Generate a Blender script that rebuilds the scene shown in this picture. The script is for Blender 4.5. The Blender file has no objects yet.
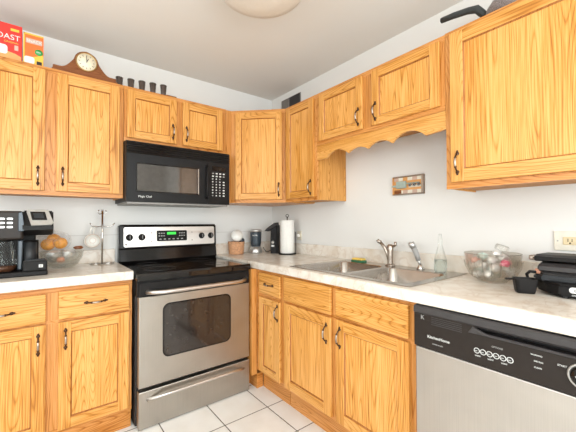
import bpy, bmesh, math, random
from mathutils import Vector, Matrix
PI = math.pi
SC = bpy.context.scene
COL = SC.collection
random.seed(7)

# ------------------------------------------------------------------ camera
cam_data = bpy.data.cameras.new('camera')
cam = bpy.data.objects.new('camera', cam_data)
COL.objects.link(cam)
cam.location = (-1.8832, -2.6693, 1.2172)
cam.rotation_mode = 'QUATERNION'
cam.rotation_quaternion = (Matrix.Rotation(math.radians(51.9592 - 90), 3, 'Z') @ Matrix.Rotation(math.radians(90 + 0.9688), 3, 'X')
                           @ Matrix.Rotation(math.radians(-0.1768), 3, 'Z')).to_quaternion()
cam_data.sensor_fit = 'HORIZONTAL'
cam_data.sensor_width = 36.0
cam_data.lens = 317.3992 / 576 * 36.0
cam_data.shift_y = (216.5299 - 216) / 576
cam_data.clip_start = 0.02
SC.camera = cam

# ------------------------------------------------------------------ light and exposure
world = bpy.data.worlds.new('world')
SC.world = world
world.use_nodes = True
world.node_tree.nodes['Background'].inputs[0].default_value = (0.85, 0.93, 1.0, 1)
world.node_tree.nodes['Background'].inputs[1].default_value = 1.5


def area(name, loc, rot, sx, sy, power, color):
    d = bpy.data.lights.new(name, 'AREA')
    d.shape = 'RECTANGLE'
    d.size, d.size_y, d.energy, d.color = sx, sy, power, color
    o = bpy.data.objects.new(name, d)
    COL.objects.link(o)
    o.location = loc
    o.rotation_euler = rot
    return o


# unseen fill lamps added behind the camera and on the left, at added windows
area('added_fill_back', (-2.0, -4.32, 1.45), (math.radians(90), 0, 0), 2.6, 1.7, 66, (0.965, 1.0, 0.985))
area('added_fill_side', (-3.92, -1.9, 1.5), (math.radians(90), 0, math.radians(-90)), 1.8, 1.3, 20, (0.965, 1.0, 0.985))
area('added_fill_top', (-2.2, -2.9, 2.415), (0, 0, 0), 1.2, 1.2, 10, (1.0, 0.98, 0.93))  # overhead fill added out of view, no fixture belongs to it

SC.view_settings.view_transform = 'Standard'
SC.view_settings.look = 'None'
SC.view_settings.exposure = 0.30
SC.view_settings.gamma = 1.0
SC.view_settings.use_curve_mapping = False


# ------------------------------------------------------------------ materials
class NT:
    def __init__(s, name):
        s.m = bpy.data.materials.new(name)
        s.m.use_nodes = True
        s.t = s.m.node_tree
        s.b = s.t.nodes['Principled BSDF']

    def n(s, kind, **kw):
        nd = s.t.nodes.new('ShaderNode' + kind)
        for k, v in kw.items():
            setattr(nd, k, v)
        return nd

    def l(s, a, b):
        s.t.links.new(a, b)

    def math(s, op, a, b=None, c=None):
        nd = s.n('Math', operation=op)
        for i, v in enumerate((a, b, c)):
            if v is None:
                continue
            if isinstance(v, (int, float)):
                nd.inputs[i].default_value = v
            else:
                s.l(v, nd.inputs[i])
        return nd.outputs[0]

    def ramp(s, fac, stops):
        r = s.n('ValToRGB')
        e = r.color_ramp.elements
        e[0].position, e[0].color = stops[0][0], (*stops[0][1], 1)
        e[1].position, e[1].color = stops[1][0], (*stops[1][1], 1)
        for p, c in stops[2:]:
            q = e.new(p)
            q.color = (*c, 1)
        s.l(fac, r.inputs[0])
        return r.outputs[0]

    def mix(s, fac, a, b, mode='MIX'):
        nd = s.n('Mix', data_type='RGBA', blend_type=mode)
        for i, v in ((0, fac), (6, a), (7, b)):
            if isinstance(v, (int, float)):
                nd.inputs[i].default_value = v
            elif isinstance(v, tuple):
                nd.inputs[i].default_value = (*v, 1)
            else:
                s.l(v, nd.inputs[i])
        return nd.outputs[2]

    def set(s, **kw):
        for k, v in kw.items():
            i = s.b.inputs[k]
            if isinstance(v, tuple) and len(v) == 3:
                i.default_value = (*v, 1)
            elif hasattr(v, 'links') or hasattr(v, 'is_linked'):
                s.l(v, i)
            else:
                i.default_value = v
        return s


def srgb(r, g, b):
    f = lambda c: (c / 255 / 12.92) if c / 255 <= 0.04045 else ((c / 255 + 0.055) / 1.055) ** 2.4
    return (f(r), f(g), f(b))


def plain(name, rgb, rough=0.5, metal=0.0, noise=0.06, nscale=40, coat=0.0, spec=0.5, bump=0.0, **kw):
    t = NT(name)
    tc = t.n('TexCoord')
    nz = t.n('TexNoise')
    nz.inputs['Scale'].default_value = nscale
    nz.inputs['Detail'].default_value = 3
    t.l(tc.outputs['Object'], nz.inputs['Vector'])
    lo = tuple(c * (1 - noise) for c in rgb)
    hi = tuple(min(1, c * (1 + noise)) for c in rgb)
    c = t.ramp(nz.outputs[0], [(0.3, lo), (0.7, hi)])
    t.set(**{'Base Color': c, 'Roughness': rough, 'Metallic': metal, 'Specular IOR Level': spec, 'Coat Weight': coat})
    for k, v in kw.items():
        t.set(**{k.replace('_', ' '): v})
    if bump:
        bp = t.n('Bump')
        bp.inputs['Strength'].default_value = bump
        bp.inputs['Distance'].default_value = 0.002
        t.l(nz.outputs[0], bp.inputs['Height'])
        t.l(bp.outputs[0], t.b.inputs['Normal'])
    return t.m


def oak(name, horizontal=False, tone=1.0, seed=0.0, warm=0.0):
    t = NT(name)
    tc = t.n('TexCoord')
    sp = t.n('SeparateXYZ')
    t.l(tc.outputs['Object'], sp.inputs[0])
    oi = t.n('ObjectInfo')
    rnd = t.math('MULTIPLY', oi.outputs['Random'], 17.0)
    u = t.math('ADD', t.math('SUBTRACT', sp.outputs[0], sp.outputs[1]), rnd)
    w = t.math('MULTIPLY', t.math('ADD', sp.outputs[0], sp.outputs[1]), 0.25)
    z = t.math('ADD', sp.outputs[2], seed)
    across, along = (z, u) if horizontal else (u, z)
    if horizontal:
        across = t.math('ADD', across, rnd)

    def vec(sa, sl):
        c = t.n('CombineXYZ')
        t.l(t.math('MULTIPLY', across, sa), c.inputs[0])
        t.l(w, c.inputs[1])
        t.l(t.math('MULTIPLY', along, sl), c.inputs[2])
        return c.outputs[0]

    big = t.n('TexNoise')
    big.inputs['Scale'].default_value = 1
    big.inputs['Detail'].default_value = 1.2
    t.l(vec(7.0, 0.6), big.inputs['Vector'])
    ring = t.math('ADD', t.math('MULTIPLY', big.outputs[0], 46.0), t.math('MULTIPLY', across, 42.0))
    saw = t.math('PINGPONG', ring, 0.5)
    ringc = t.ramp(t.math('MULTIPLY', saw, 2.0), [(0.0, (0, 0, 0)), (0.30, (0.75, 0.75, 0.75)), (1.0, (1, 1, 1))])
    fine = t.n('TexNoise')
    fine.inputs['Scale'].default_value = 1
    fine.inputs['Detail'].default_value = 3
    t.l(vec(190, 4), fine.inputs['Vector'])
    tonal = t.n('TexNoise')
    tonal.inputs['Scale'].default_value = 1
    t.l(vec(9, 0.7), tonal.inputs['Vector'])
    finec = t.ramp(fine.outputs[0], [(0.34, (0, 0, 0)), (0.60, (1, 1, 1))])
    fac = t.math('ADD', t.math('MULTIPLY', ringc, 0.40), t.math('MULTIPLY', finec, 0.42))
    fac = t.math('ADD', fac, t.math('MULTIPLY', t.math('SUBTRACT', tonal.outputs[0], 0.5), 0.70))
    k = tone
    g = 1 - warm
    c = t.ramp(fac, [(0.06, (0.36 * k, 0.125 * k * g, 0.012 * k * g)),
                     (0.34, (0.58 * k, 0.235 * k * g, 0.036 * k * g)),
                     (0.56, (0.72 * k, 0.345 * k * g, 0.082 * k * g)),
                     (0.84, (0.83 * k, 0.43 * k * g, 0.135 * k * g))])
    t.set(**{'Base Color': c, 'Roughness': 0.36, 'Specular IOR Level': 0.35, 'Coat Weight': 0.12, 'Coat Roughness': 0.25})
    return t.m


M = {}
M['oak_v'] = oak('oak_vertical', False, 0.94)
M['oak_h'] = oak('oak_horizontal', True, 0.92, 3.1)
M['oak_p'] = oak('oak_panel', False, 0.99, 6.3)
M['oak_f'] = oak('oak_frame', False, 0.82, 1.7, 0.10)
M['oak_fh'] = oak('oak_frame_horizontal', True, 0.82, 8.2, 0.12)
M['oak_g'] = oak('oak_shaded_groove', False, 0.50, 4.4, 0.2)  # shadow line round the door panel, put into the wood colour
M['oak_in'] = plain('oak_underside', (0.50, 0.22, 0.06), 0.6, noise=0.15, nscale=15)


def wall_mat(name, rgb, line=None, rough=0.6):
    t = NT(name)
    tc = t.n('TexCoord')
    nz = t.n('TexNoise')
    nz.inputs['Scale'].default_value = 260
    t.l(tc.outputs['Object'], nz.inputs['Vector'])
    big = t.n('TexNoise')
    big.inputs['Scale'].default_value = 2.5
    t.l(tc.outputs['Object'], big.inputs['Vector'])
    col = t.ramp(big.outputs[0], [(0.3, tuple(c * 0.98 for c in rgb)), (0.7, rgb)])
    if line is not None:
        sp = t.n('SeparateXYZ')
        t.l(tc.outputs['Object'], sp.inputs[0])
        hz = t.math('LESS_THAN', t.math('ABSOLUTE', t.math('SUBTRACT', sp.outputs[2], line[0])), 0.0022)
        rt = t.math('GREATER_THAN', sp.outputs[0], line[1])
        vt = t.math('LESS_THAN', t.math('ABSOLUTE', t.math('SUBTRACT', sp.outputs[0], line[2])), 0.002)
        vt = t.math('MULTIPLY', vt, t.math('LESS_THAN', sp.outputs[2], 1.37))
        col = t.mix(t.math('MULTIPLY', t.math('MAXIMUM', t.math('MULTIPLY', hz, rt), vt), 0.45), col, (0.42, 0.40, 0.36))
    bp = t.n('Bump')
    bp.inputs['Strength'].default_value = 0.12
    bp.inputs['Distance'].default_value = 0.001
    t.l(nz.outputs[0], bp.inputs['Height'])
    t.l(bp.outputs[0], t.b.inputs['Normal'])
    t.set(**{'Base Color': col, 'Roughness': rough, 'Specular IOR Level': 0.3})
    return t.m


M['wall'] = wall_mat('wall_paint', (0.80, 0.79, 0.765))
M['wallA'] = wall_mat('wall_board_paint', (0.82, 0.82, 0.80), (1.125, -0.68, -0.475), 0.45)
M['ceiling'] = wall_mat('ceiling_paint', (0.80, 0.785, 0.75), None, 0.9)
M['charcoal'] = plain('charcoal_handle', (0.045, 0.05, 0.05), 0.5, spec=0.3)
M['white'] = plain('white_trim', (0.8, 0.79, 0.76), 0.4)


def tile_mat():
    t = NT('floor_tile')
    tc = t.n('TexCoord')
    sp = t.n('SeparateXYZ')
    t.l(tc.outputs['Object'], sp.inputs[0])
    S = 0.3067
    du = t.math('PINGPONG', t.math('SUBTRACT', sp.outputs[0], -0.8645), S / 2)
    # distance to nearest grout line: fold so that 0 is on the line
    fu = t.math('ABSOLUTE', t.math('SUBTRACT', t.math('FRACT', t.math('ADD', t.math('DIVIDE', t.math('ADD', sp.outputs[0], 0.8645), S), 0.5)), 0.5))
    fv = t.math('ABSOLUTE', t.math('SUBTRACT', t.math('FRACT', t.math('ADD', t.math('DIVIDE', t.math('ADD', sp.outputs[1], 0.8932), S), 0.5)), 0.5))
    d = t.math('MULTIPLY', t.math('MINIMUM', fu, fv), S)
    g = t.math('LESS_THAN', d, 0.0030)
    nz = t.n('TexNoise')
    nz.inputs['Scale'].default_value = 7
    nz.inputs['Detail'].default_value = 5
    t.l(tc.outputs['Object'], nz.inputs['Vector'])
    body = t.ramp(nz.outputs[0], [(0.3, (0.78, 0.765, 0.73)), (0.7, (0.86, 0.86, 0.84))])
    col = t.mix(g, body, (0.10, 0.085, 0.07))
    bp = t.n('Bump')
    bp.inputs['Strength'].default_value = 0.5
    bp.inputs['Distance'].default_value = 0.002
    t.l(t.math('MINIMUM', t.math('MULTIPLY', d, 160.0), 1.0), bp.inputs['Height'])
    t.l(bp.outputs[0], t.b.inputs['Normal'])
    t.set(**{'Base Color': col, 'Roughness': t.math('ADD', t.math('MULTIPLY', g, 0.5), 0.28)})
    return t.m


M['tile'] = tile_mat()


def counter_mat():
    t = NT('marble_laminate')
    tc = t.n('TexCoord')
    n1 = t.n('TexNoise')
    n1.inputs['Scale'].default_value = 5
    n1.inputs['Detail'].default_value = 7
    n1.inputs['Distortion'].default_value = 1.6
    t.l(tc.outputs['Object'], n1.inputs['Vector'])
    vein = t.math('ABSOLUTE', t.math('SUBTRACT', n1.outputs[0], 0.5))
    n2 = t.n('TexNoise')
    n2.inputs['Scale'].default_value = 14
    n2.inputs['Detail'].default_value = 5
    t.l(tc.outputs['Object'], n2.inputs['Vector'])
    c1 = t.ramp(n2.outputs[0], [(0.32, (0.72, 0.63, 0.53)), (0.55, (0.81, 0.75, 0.67)), (0.75, (0.85, 0.81, 0.745))])
    c = t.mix(t.ramp(vein, [(0.0, (0.38, 0.38, 0.38)), (0.03, (0, 0, 0))]), c1, (0.56, 0.42, 0.31))
    t.set(**{'Base Color': c, 'Roughness': 0.24, 'Specular IOR Level': 0.5})
    return t.m


M['counter'] = counter_mat()


def steel(name, rgb, rough=0.3, horizontal=True, aniso=0.5, strength=0.05, metal=1.0):
    t = NT(name)
    tc = t.n('TexCoord')
    sp = t.n('SeparateXYZ')
    t.l(tc.outputs['Object'], sp.inputs[0])
    u = t.math('SUBTRACT', sp.outputs[0], sp.outputs[1])
    cb = t.n('CombineXYZ')
    a, b = (3, 500) if horizontal else (500, 3)
    t.l(t.math('MULTIPLY', u, a), cb.inputs[0])
    t.l(t.math('MULTIPLY', sp.outputs[2], b), cb.inputs[2])
    nz = t.n('TexNoise')
    nz.inputs['Scale'].default_value = 1
    nz.inputs['Detail'].default_value = 2
    t.l(cb.outputs[0], nz.inputs['Vector'])
    sm = t.n('TexNoise')
    sm.inputs['Scale'].default_value = 4
    sm.inputs['Detail'].default_value = 3
    sm.inputs['Distortion'].default_value = 1.0
    t.l(tc.outputs['Object'], sm.inputs['Vector'])
    f = t.math('ADD', t.math('MULTIPLY', nz.outputs[0], 0.5), t.math('MULTIPLY', sm.outputs[0], 0.5))
    c = t.ramp(f, [(0.3, tuple(x * (1 - 2.2 * strength) for x in rgb)), (0.7, tuple(min(1, x * (1 + 2.2 * strength)) for x in rgb))])
    r = t.math('ADD', t.math('MULTIPLY', sm.outputs[0], 0.12), rough - 0.06)
    t.set(**{'Base Color': c, 'Metallic': metal, 'Roughness': r, 'Anisotropic': aniso})
    return t.m


M['steel'] = steel('brushed_steel', (0.44, 0.41, 0.37), 0.34, False)
M['steel_dw'] = steel('dishwasher_steel', (0.52, 0.48, 0.44), 0.36, False)
M['steel_h'] = steel('brushed_steel_horizontal', (0.64, 0.61, 0.585), 0.30)
M['sinksteel'] = steel('sink_steel', (0.46, 0.425, 0.39), 0.26, True, 0.3, 0.03)
M['chrome'] = plain('chrome', (0.62, 0.60, 0.58), 0.12, 1.0, 0.02)
M['pewter'] = plain('aged_pewter', (0.42, 0.36, 0.31), 0.28, 1.0, 0.1, 200)
M['bronze'] = plain('dark_bronze', (0.10, 0.055, 0.035), 0.32, 0.9, 0.1, 200)
M['black'] = plain('black_plastic', (0.012, 0.011, 0.011), 0.45, 0, 0.1, spec=0.18)
M['blackg'] = plain('black_gloss', (0.007, 0.006, 0.006), 0.12, 0, 0.05, spec=0.35)
M['cooktop'] = plain('black_ceramic_glass', (0.008, 0.007, 0.007), 0.06, 0, 0.05, spec=0.6)
M['blackm'] = plain('black_matte', (0.02, 0.018, 0.018), 0.6, 0, 0.15)
M['brownblack'] = plain('brown_black_panel', (0.022, 0.016, 0.013), 0.40, 0, 0.08, spec=0.25)
M['greyblack'] = plain('charcoal_gloss_strip', (0.05, 0.045, 0.045), 0.32, 0, 0.08, spec=0.35)
M['mwdoor'] = plain('microwave_black', (0.013, 0.013, 0.014), 0.38, 0, 0.05, spec=0.2)
M['mwglass'] = plain('microwave_window', (0.10, 0.092, 0.085), 0.06, 0.55, 0.1, spec=0.8)
M['ovenglass'] = plain('oven_window_glass', (0.030, 0.022, 0.018), 0.08, 0.15, 0.1, spec=0.8)
M['print'] = plain('white_print', (0.75, 0.75, 0.73), 0.5)
M['printg'] = plain('grey_print', (0.35, 0.34, 0.33), 0.5)
M['bluegrey'] = plain('blue_grey_plastic', (0.045, 0.06, 0.075), 0.25, 0.1)
M['darkgrey'] = plain('dark_grey_plastic', (0.03, 0.032, 0.035), 0.35, spec=0.3)
M['silver'] = plain('silver_plastic', (0.55, 0.54, 0.52), 0.3, 0.7)
M['paper'] = plain('paper_towel', (0.86, 0.85, 0.81), 0.9, 0, 0.03, 90, bump=0.5)
M['clockwood'] = oak('clock_mahogany', True, 0.30, 2.0, 0.35)
M['clockface'] = plain('clock_face', (0.80, 0.72, 0.55), 0.5, 0, 0.08)
M['brass'] = plain('brass', (0.45, 0.28, 0.10), 0.3, 1.0)
M['smoke'] = plain('smoked_glass', (0.085, 0.06, 0.05), 0.25, 0.1, 0.15)
M['red'] = plain('red_carton', (0.72, 0.035, 0.025), 0.4, 0, 0.05)
M['orange'] = plain('orange_carton', (0.85, 0.16, 0.03), 0.4, 0, 0.05)
M['yellow'] = plain('yellow_carton', (0.85, 0.50, 0.06), 0.4)
M['tan'] = plain('tan_print', (0.72, 0.36, 0.12), 0.5)
M['green'] = plain('green_print', (0.04, 0.33, 0.08), 0.5)
M['cream'] = plain('cream_plastic', (0.78, 0.73, 0.62), 0.35)
M['ivory'] = plain('ivory_outlet', (0.74, 0.60, 0.36), 0.35)
M['dark'] = plain('dark_slot', (0.06, 0.035, 0.02), 0.6)
M['wicker'] = plain('terracotta_wicker', (0.60, 0.32, 0.17), 0.75, 0, 0.35, 120, bump=1.0)
M['ceramic'] = plain('white_ceramic', (0.82, 0.80, 0.75), 0.22)
M['pinkline'] = plain('rose_glaze', (0.60, 0.42, 0.34), 0.3)
M['fruit'] = plain('orange_fruit', (0.85, 0.33, 0.01), 0.45, 0, 0.25, 60)
M['sponge'] = plain('yellow_sponge', (0.80, 0.55, 0.12), 0.9, 0, 0.25, 200, bump=1.0)
M['scour'] = plain('green_scourer', (0.04, 0.15, 0.07), 0.9, 0, 0.3, 200)
M['vent'] = plain('vent_grey_metal', (0.30, 0.285, 0.27), 0.5, 0.3)
M['ventdark'] = plain('vent_dark', (0.07, 0.065, 0.065), 0.6)
M['pink'] = plain('pink_wrapper', (0.80, 0.10, 0.20), 0.35)
M['redw'] = plain('red_wrapper', (0.80, 0.30, 0.22), 0.35)
M['teal'] = plain('pale_green_wrapper', (0.52, 0.64, 0.58), 0.35)
M['foil'] = plain('silver_foil', (0.80, 0.79, 0.77), 0.3, 0.5, 0.25, 60, bump=1.0)
M['sage'] = plain('sage_green_paint', (0.36, 0.43, 0.38), 0.6)
M['pan'] = plain('speckled_pan', (0.30, 0.27, 0.27), 0.5, 0.1, 0.5, 300)
M['led'] = plain('green_display', (0.02, 0.35, 0.03), 0.5, **{'Emission_Color': (0.05, 0.9, 0.1), 'Emission_Strength': 0.6})
M['burner'] = plain('burner_ring_print', (0.045, 0.043, 0.042), 0.2)
M['coffee'] = plain('brown_coffee', (0.10, 0.04, 0.02), 0.2)
M['meatwrap'] = plain('peach_item', (0.72, 0.34, 0.22), 0.5)
M['lightdome'] = plain('frosted_dome', (0.74, 0.68, 0.60), 0.4, 0, 0.02, **{'Emission_Color': (1.0, 0.86, 0.68), 'Emission_Strength': 0.02})


def glass_mat(name, rgb=(0.95, 0.97, 0.97), rough=0.03, alpha=None, ior=1.45):
    t = NT(name)
    g = t.n('BsdfGlass')
    g.inputs['Color'].default_value = (*rgb, 1)
    g.inputs['Roughness'].default_value = rough
    g.inputs['IOR'].default_value = ior
    tr = t.n('BsdfTransparent')
    tr.inputs['Color'].default_value = (*rgb, 1)
    mx = t.n('MixShader')
    mx.inputs[0].default_value = alpha if alpha is not None else 0.5
    t.l(g.outputs[0], mx.inputs[1])
    t.l(tr.outputs[0], mx.inputs[2])
    t.l(mx.outputs[0], t.t.nodes['Material Output'].inputs[0])
    return t.m


def film_mat(name, rgb, opacity, rough=0.15):
    t = NT(name)
    tc = t.n('TexCoord')
    nz = t.n('TexNoise')
    nz.inputs['Scale'].default_value = 45
    nz.inputs['Detail'].default_value = 4
    t.l(tc.outputs['Object'], nz.inputs['Vector'])
    t.set(**{'Base Color': rgb, 'Roughness': rough})
    tr = t.n('BsdfTransparent')
    mx = t.n('MixShader')
    f = t.ramp(nz.outputs[0], [(0.35, (opacity * 0.5,) * 3), (0.65, (min(1, opacity * 1.5),) * 3)])
    t.l(f, mx.inputs[0])
    t.l(tr.outputs[0], mx.inputs[1])
    t.l(t.b.outputs[0], mx.inputs[2])
    t.l(mx.outputs[0], t.t.nodes['Material Output'].inputs[0])
    return t.m


M['glass'] = glass_mat('clear_glass', (0.97, 0.98, 0.975), 0.03, 0.7)
M['cutglass'] = glass_mat('bowl_glass', (0.955, 0.95, 0.935), 0.05, 0.68)
M['soap'] = glass_mat('clear_soap', (0.93, 0.97, 0.97), 0.08, 0.5, 1.33)
M['film'] = film_mat('plastic_bag_film', (0.78, 0.78, 0.80), 0.11)
M['window_glass'] = glass_mat('window_glass', (0.98, 0.99, 1.0), 0.0, 0.9)


# ------------------------------------------------------------------ mesh building
class Fr:
    """local frame: a = sideways, c = out of the face, z = up"""
    def __init__(s, o, a, c, rise=0.0):
        s.rise = rise
        s.o, s.a, s.c = Vector(o), Vector(a).normalized(), Vector(c).normalized()
        s.u = Vector((0, 0, 1))

    def p(s, a, c, z):
        return s.o + s.a * a + s.c * c + s.u * (z + s.rise * max(0.0, z - 1.0))


WORLD = Fr((0, 0, 0), (1, 0, 0), (0, 1, 0))      # p(x, y, z)
FA = Fr((0, 0, 0), (1, 0, 0), (0, -1, 0), 0.013)        # wall A: a = x, c = distance from wall
FB = Fr((0, -0.018, 0), (0, -1, 0), (-1, 0, 0))       # wall B: a = -y, c = distance from wall


class MB:
    def __init__(s, fr=WORLD):
        s.bm = bmesh.new()
        s.fr = fr
        s.mats = []

    def mi(s, m):
        m = M[m] if isinstance(m, str) else m
        if m not in s.mats:
            s.mats.append(m)
        return s.mats.index(m)

    def _join(s, b, m, smooth):
        idx = s.mi(m)
        for f in b.faces:
            f.material_index = idx
            f.smooth = smooth
        me = bpy.data.meshes.new('t')
        b.to_mesh(me)
        b.free()
        s.bm.from_mesh(me)
        bpy.data.meshes.remove(me)
        return s

    def box(s, a0, a1, c0, c1, z0, z1, m='white', bev=0.0, seg=1, smooth=False):
        b = bmesh.new()
        vs = [b.verts.new(s.fr.p(a, c, z)) for a in (a0, a1) for c in (c0, c1) for z in (z0, z1)]
        for q in ((0, 1, 3, 2), (4, 6, 7, 5), (0, 4, 5, 1), (2, 3, 7, 6), (0, 2, 6, 4), (1, 5, 7, 3)):
            b.faces.new([vs[i] for i in q])
        bmesh.ops.recalc_face_normals(b, faces=b.faces)
        if bev:
            bmesh.ops.bevel(b, geom=list(b.edges), offset=bev, segments=seg, affect='EDGES', profile=0.5)
        return s._join(b, m, smooth)

    def prism(s, pts, c0, c1, m='white', bev=0.0, axis='c', seg=1, smooth=False):
        """pts: (a,z) outline extruded along c, or axis='z': (a,c) outline extruded along z (c0..c1), or axis='a': (c,z)"""
        b = bmesh.new()
        def P(p, t):
            if axis == 'c': return s.fr.p(p[0], t, p[1])
            if axis == 'z': return s.fr.p(p[0], p[1], t)
            return s.fr.p(t, p[0], p[1])
        v0 = [b.verts.new(P(p, c0)) for p in pts]
        v1 = [b.verts.new(P(p, c1)) for p in pts]
        n = len(pts)
        f0 = b.faces.new(v0)
        f1 = b.faces.new(v1[::-1])
        for i in range(n):
            b.faces.new((v0[i], v0[(i + 1) % n], v1[(i + 1) % n], v1[i]))
        bmesh.ops.recalc_face_normals(b, faces=b.faces)
        if bev:
            bmesh.ops.bevel(b, geom=list(set(list(f0.edges) + list(f1.edges))), offset=bev, segments=seg, affect='EDGES')
        return s._join(b, m, smooth)

    def lathe(s, prof, cen, m='white', seg=24, axis=None, smooth=True, sx=1.0, sy=1.0):
        """prof: (r, h) list; cen: world point; axis: world direction (default up)"""
        b = bmesh.new()
        ax = Vector(axis).normalized() if axis is not None else Vector((0, 0, 1))
        q = Vector((0, 0, 1)).rotation_difference(ax)
        cen = Vector(cen)
        rings = []
        for r, h in prof:
            if r < 1e-6:
                rings.append([b.verts.new(cen + q @ Vector((0, 0, h)))])
            else:
                rings.append([b.verts.new(cen + q @ Vector((r * sx * math.cos(2 * PI * i / seg), r * sy * math.sin(2 * PI * i / seg), h))) for i in range(seg)])
        for A, B in zip(rings, rings[1:]):
            for i in range(seg):
                j = (i + 1) % seg
                if len(A) == 1 and len(B) == 1:
                    continue
                if len(A) == 1:
                    b.faces.new((A[0], B[j], B[i]))
                elif len(B) == 1:
                    b.faces.new((A[i], A[j], B[0]))
                else:
                    b.faces.new((A[i], A[j], B[j], B[i]))
        bmesh.ops.recalc_face_normals(b, faces=b.faces)
        return s._join(b, m, smooth)

    def tube(s, pts, r, m='chrome', seg=10, caps=True):
        """pts world points; r scalar or list"""
        pts = [Vector(p) for p in pts]
        n = len(pts)
        rs = r if isinstance(r, (list, tuple)) else [r] * n
        b = bmesh.new()
        rings = []
        up = None
        for i, p in enumerate(pts):
            t = (pts[min(i + 1, n - 1)] - pts[max(i - 1, 0)]).normalized()
            if up is None:
                up = t.orthogonal().normalized()
            up = (up - t * up.dot(t))
            if up.length < 1e-5:
                up = t.orthogonal()
            up.normalize()
            sd = t.cross(up)
            rings.append([b.verts.new(p + (up * math.cos(2 * PI * k / seg) + sd * math.sin(2 * PI * k / seg)) * rs[i]) for k in range(seg)])
        for A, B in zip(rings, rings[1:]):
            for i in range(seg):
                j = (i + 1) % seg
                b.faces.new((A[i], A[j], B[j], B[i]))
        if caps:
            b.faces.new(rings[0])
            b.faces.new(rings[-1][::-1])
        bmesh.ops.recalc_face_normals(b, faces=b.faces)
        return s._join(b, m, True)

    def torus(s, cen, R, r, m='chrome', axis=(0, 0, 1), seg=28, a0=0, a1=2 * PI):
        q = Vector((0, 0, 1)).rotation_difference(Vector(axis).normalized())
        full = abs(a1 - a0 - 2 * PI) < 1e-6
        pts = [Vector(cen) + q @ Vector((R * math.cos(a0 + (a1 - a0) * i / seg), R * math.sin(a0 + (a1 - a0) * i / seg), 0)) for i in range(seg + 1)]
        return s.tube(pts, r, m, 8, not full)

    def ball(s, cen, r, m='white', sx=1, sy=1, sz=1, sub=2, jit=0.0, seed=0):
        b = bmesh.new()
        bmesh.ops.create_icosphere(b, subdivisions=sub, radius=r)
        rg = random.Random(seed)
        for v in b.verts:
            k = 1 + rg.uniform(-jit, jit)
            v.co = Vector((v.co.x * sx * k, v.co.y * sy * k, v.co.z * sz * k)) + Vector(cen)
        return s._join(b, m, jit == 0)

    def text(s, txt, size, a, c, z, m='print', fr=None, depth=0.0006, tilt=0.0, align='LEFT'):
        """flat lettering standing on a face; a,c,z is the lower-left corner"""
        fr = fr or s.fr
        cu = bpy.data.curves.new('t', 'FONT')
        cu.body = txt
        cu.size = size
        cu.extrude = depth
        cu.align_x = align
        o = bpy.data.objects.new('t', cu)
        COL.objects.link(o)
        dg = bpy.context.evaluated_depsgraph_get()
        me = bpy.data.meshes.new_from_object(o.evaluated_get(dg))
        COL.objects.unlink(o)
        bpy.data.objects.remove(o)
        b = bmesh.new()
        b.from_mesh(me)
        bpy.data.meshes.remove(me)
        ct, st = math.cos(tilt), math.sin(tilt)
        for v in b.verts:
            x, y, w = v.co
            x, y = x * ct - y * st, x * st + y * ct
            v.co = fr.p(a + x, c + w, z + y)
        return s._join(b, m, False)

    def build(s, name, parent=None):
        me = bpy.data.meshes.new(name)
        loc = Vector((0, 0, 0))
        if parent is not None:
            p = parent
            while p is not None:
                loc = loc + p.location
                p = p.parent
        else:
            zs = [v.co.z for v in s.bm.verts]
            xs = [v.co.x for v in s.bm.verts]
            ys = [v.co.y for v in s.bm.verts]
            loc = Vector(((min(xs) + max(xs)) / 2, (min(ys) + max(ys)) / 2, min(zs)))
        bmesh.ops.translate(s.bm, verts=s.bm.verts, vec=-loc)
        s.bm.to_mesh(me)
        s.bm.free()
        for m in s.mats:
            me.materials.append(m)
        o = bpy.data.objects.new(name, me)
        COL.objects.link(o)
        if parent is not None:
            o.parent = parent
        else:
            o.location = loc
        return o


def thing(name, label, cat, loc, group=None):
    o = bpy.data.objects.new(name, None)
    COL.objects.link(o)
    o.location = loc
    o.empty_display_size = 0.05
    o['label'], o['category'] = label, cat
    if group:
        o['group'] = group
    return o


def tag(o, label, cat, group=None):
    o['label'], o['category'] = label, cat
    if group:
        o['group'] = group
    return o


def copy_tree(o, parent=None):
    c = o.copy()
    COL.objects.link(c)
    c.parent = parent
    for ch in o.children:
        copy_tree(ch, c)
    return c


def struct(mb, name):
    o = mb.build(name)
    o['kind'] = 'structure'
    return o


def rrect(a0, a1, z0, z1, r, n=5):
    pts = []
    for ca, cz, t0 in ((a1 - r, z1 - r, 0), (a0 + r, z1 - r, PI / 2), (a0 + r, z0 + r, PI), (a1 - r, z0 + r, 1.5 * PI)):
        for i in range(n + 1):
            t = t0 + PI / 2 * i / n
            pts.append((ca + r * math.cos(t), cz + r * math.sin(t)))
    return pts


# ------------------------------------------------------------------ room shell
XL, YF, ZC, T = -3.95, -4.35, 2.471, 0.1
struct(MB().box(XL - T, T, YF - T, T, -0.1, 0.0, 'tile'), 'floor')
struct(MB().box(XL - T, T, YF - T, T, ZC, ZC + 0.1, 'ceiling'), 'ceiling')
struct(MB().box(XL - T, T, 0, T, 0, ZC, 'wallA'), 'wall_back')
struct(MB().box(0, T, YF - T, 0, 0, ZC, 'wall'), 'wall_right')
wf = MB()
wf.box(XL - T, -3.4, YF - T, YF, 0, ZC, 'wall').box(-0.6, 0, YF - T, YF, 0, ZC, 'wall')
wf.box(-3.4, -0.6, YF - T, YF, 0, 0.55, 'wall').box(-3.4, -0.6, YF - T, YF, 2.3, ZC, 'wall')
struct(wf, 'wall_front')
wl = MB()
wl.box(XL - T, XL, YF, -2.85, 0, ZC, 'wall').box(XL - T, XL, -0.95, 0, 0, ZC, 'wall')
wl.box(XL - T, XL, -2.85, -0.95, 0, 0.8, 'wall').box(XL - T, XL, -2.85, -0.95, 2.2, ZC, 'wall')
struct(wl, 'wall_left')
w = MB()
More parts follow.
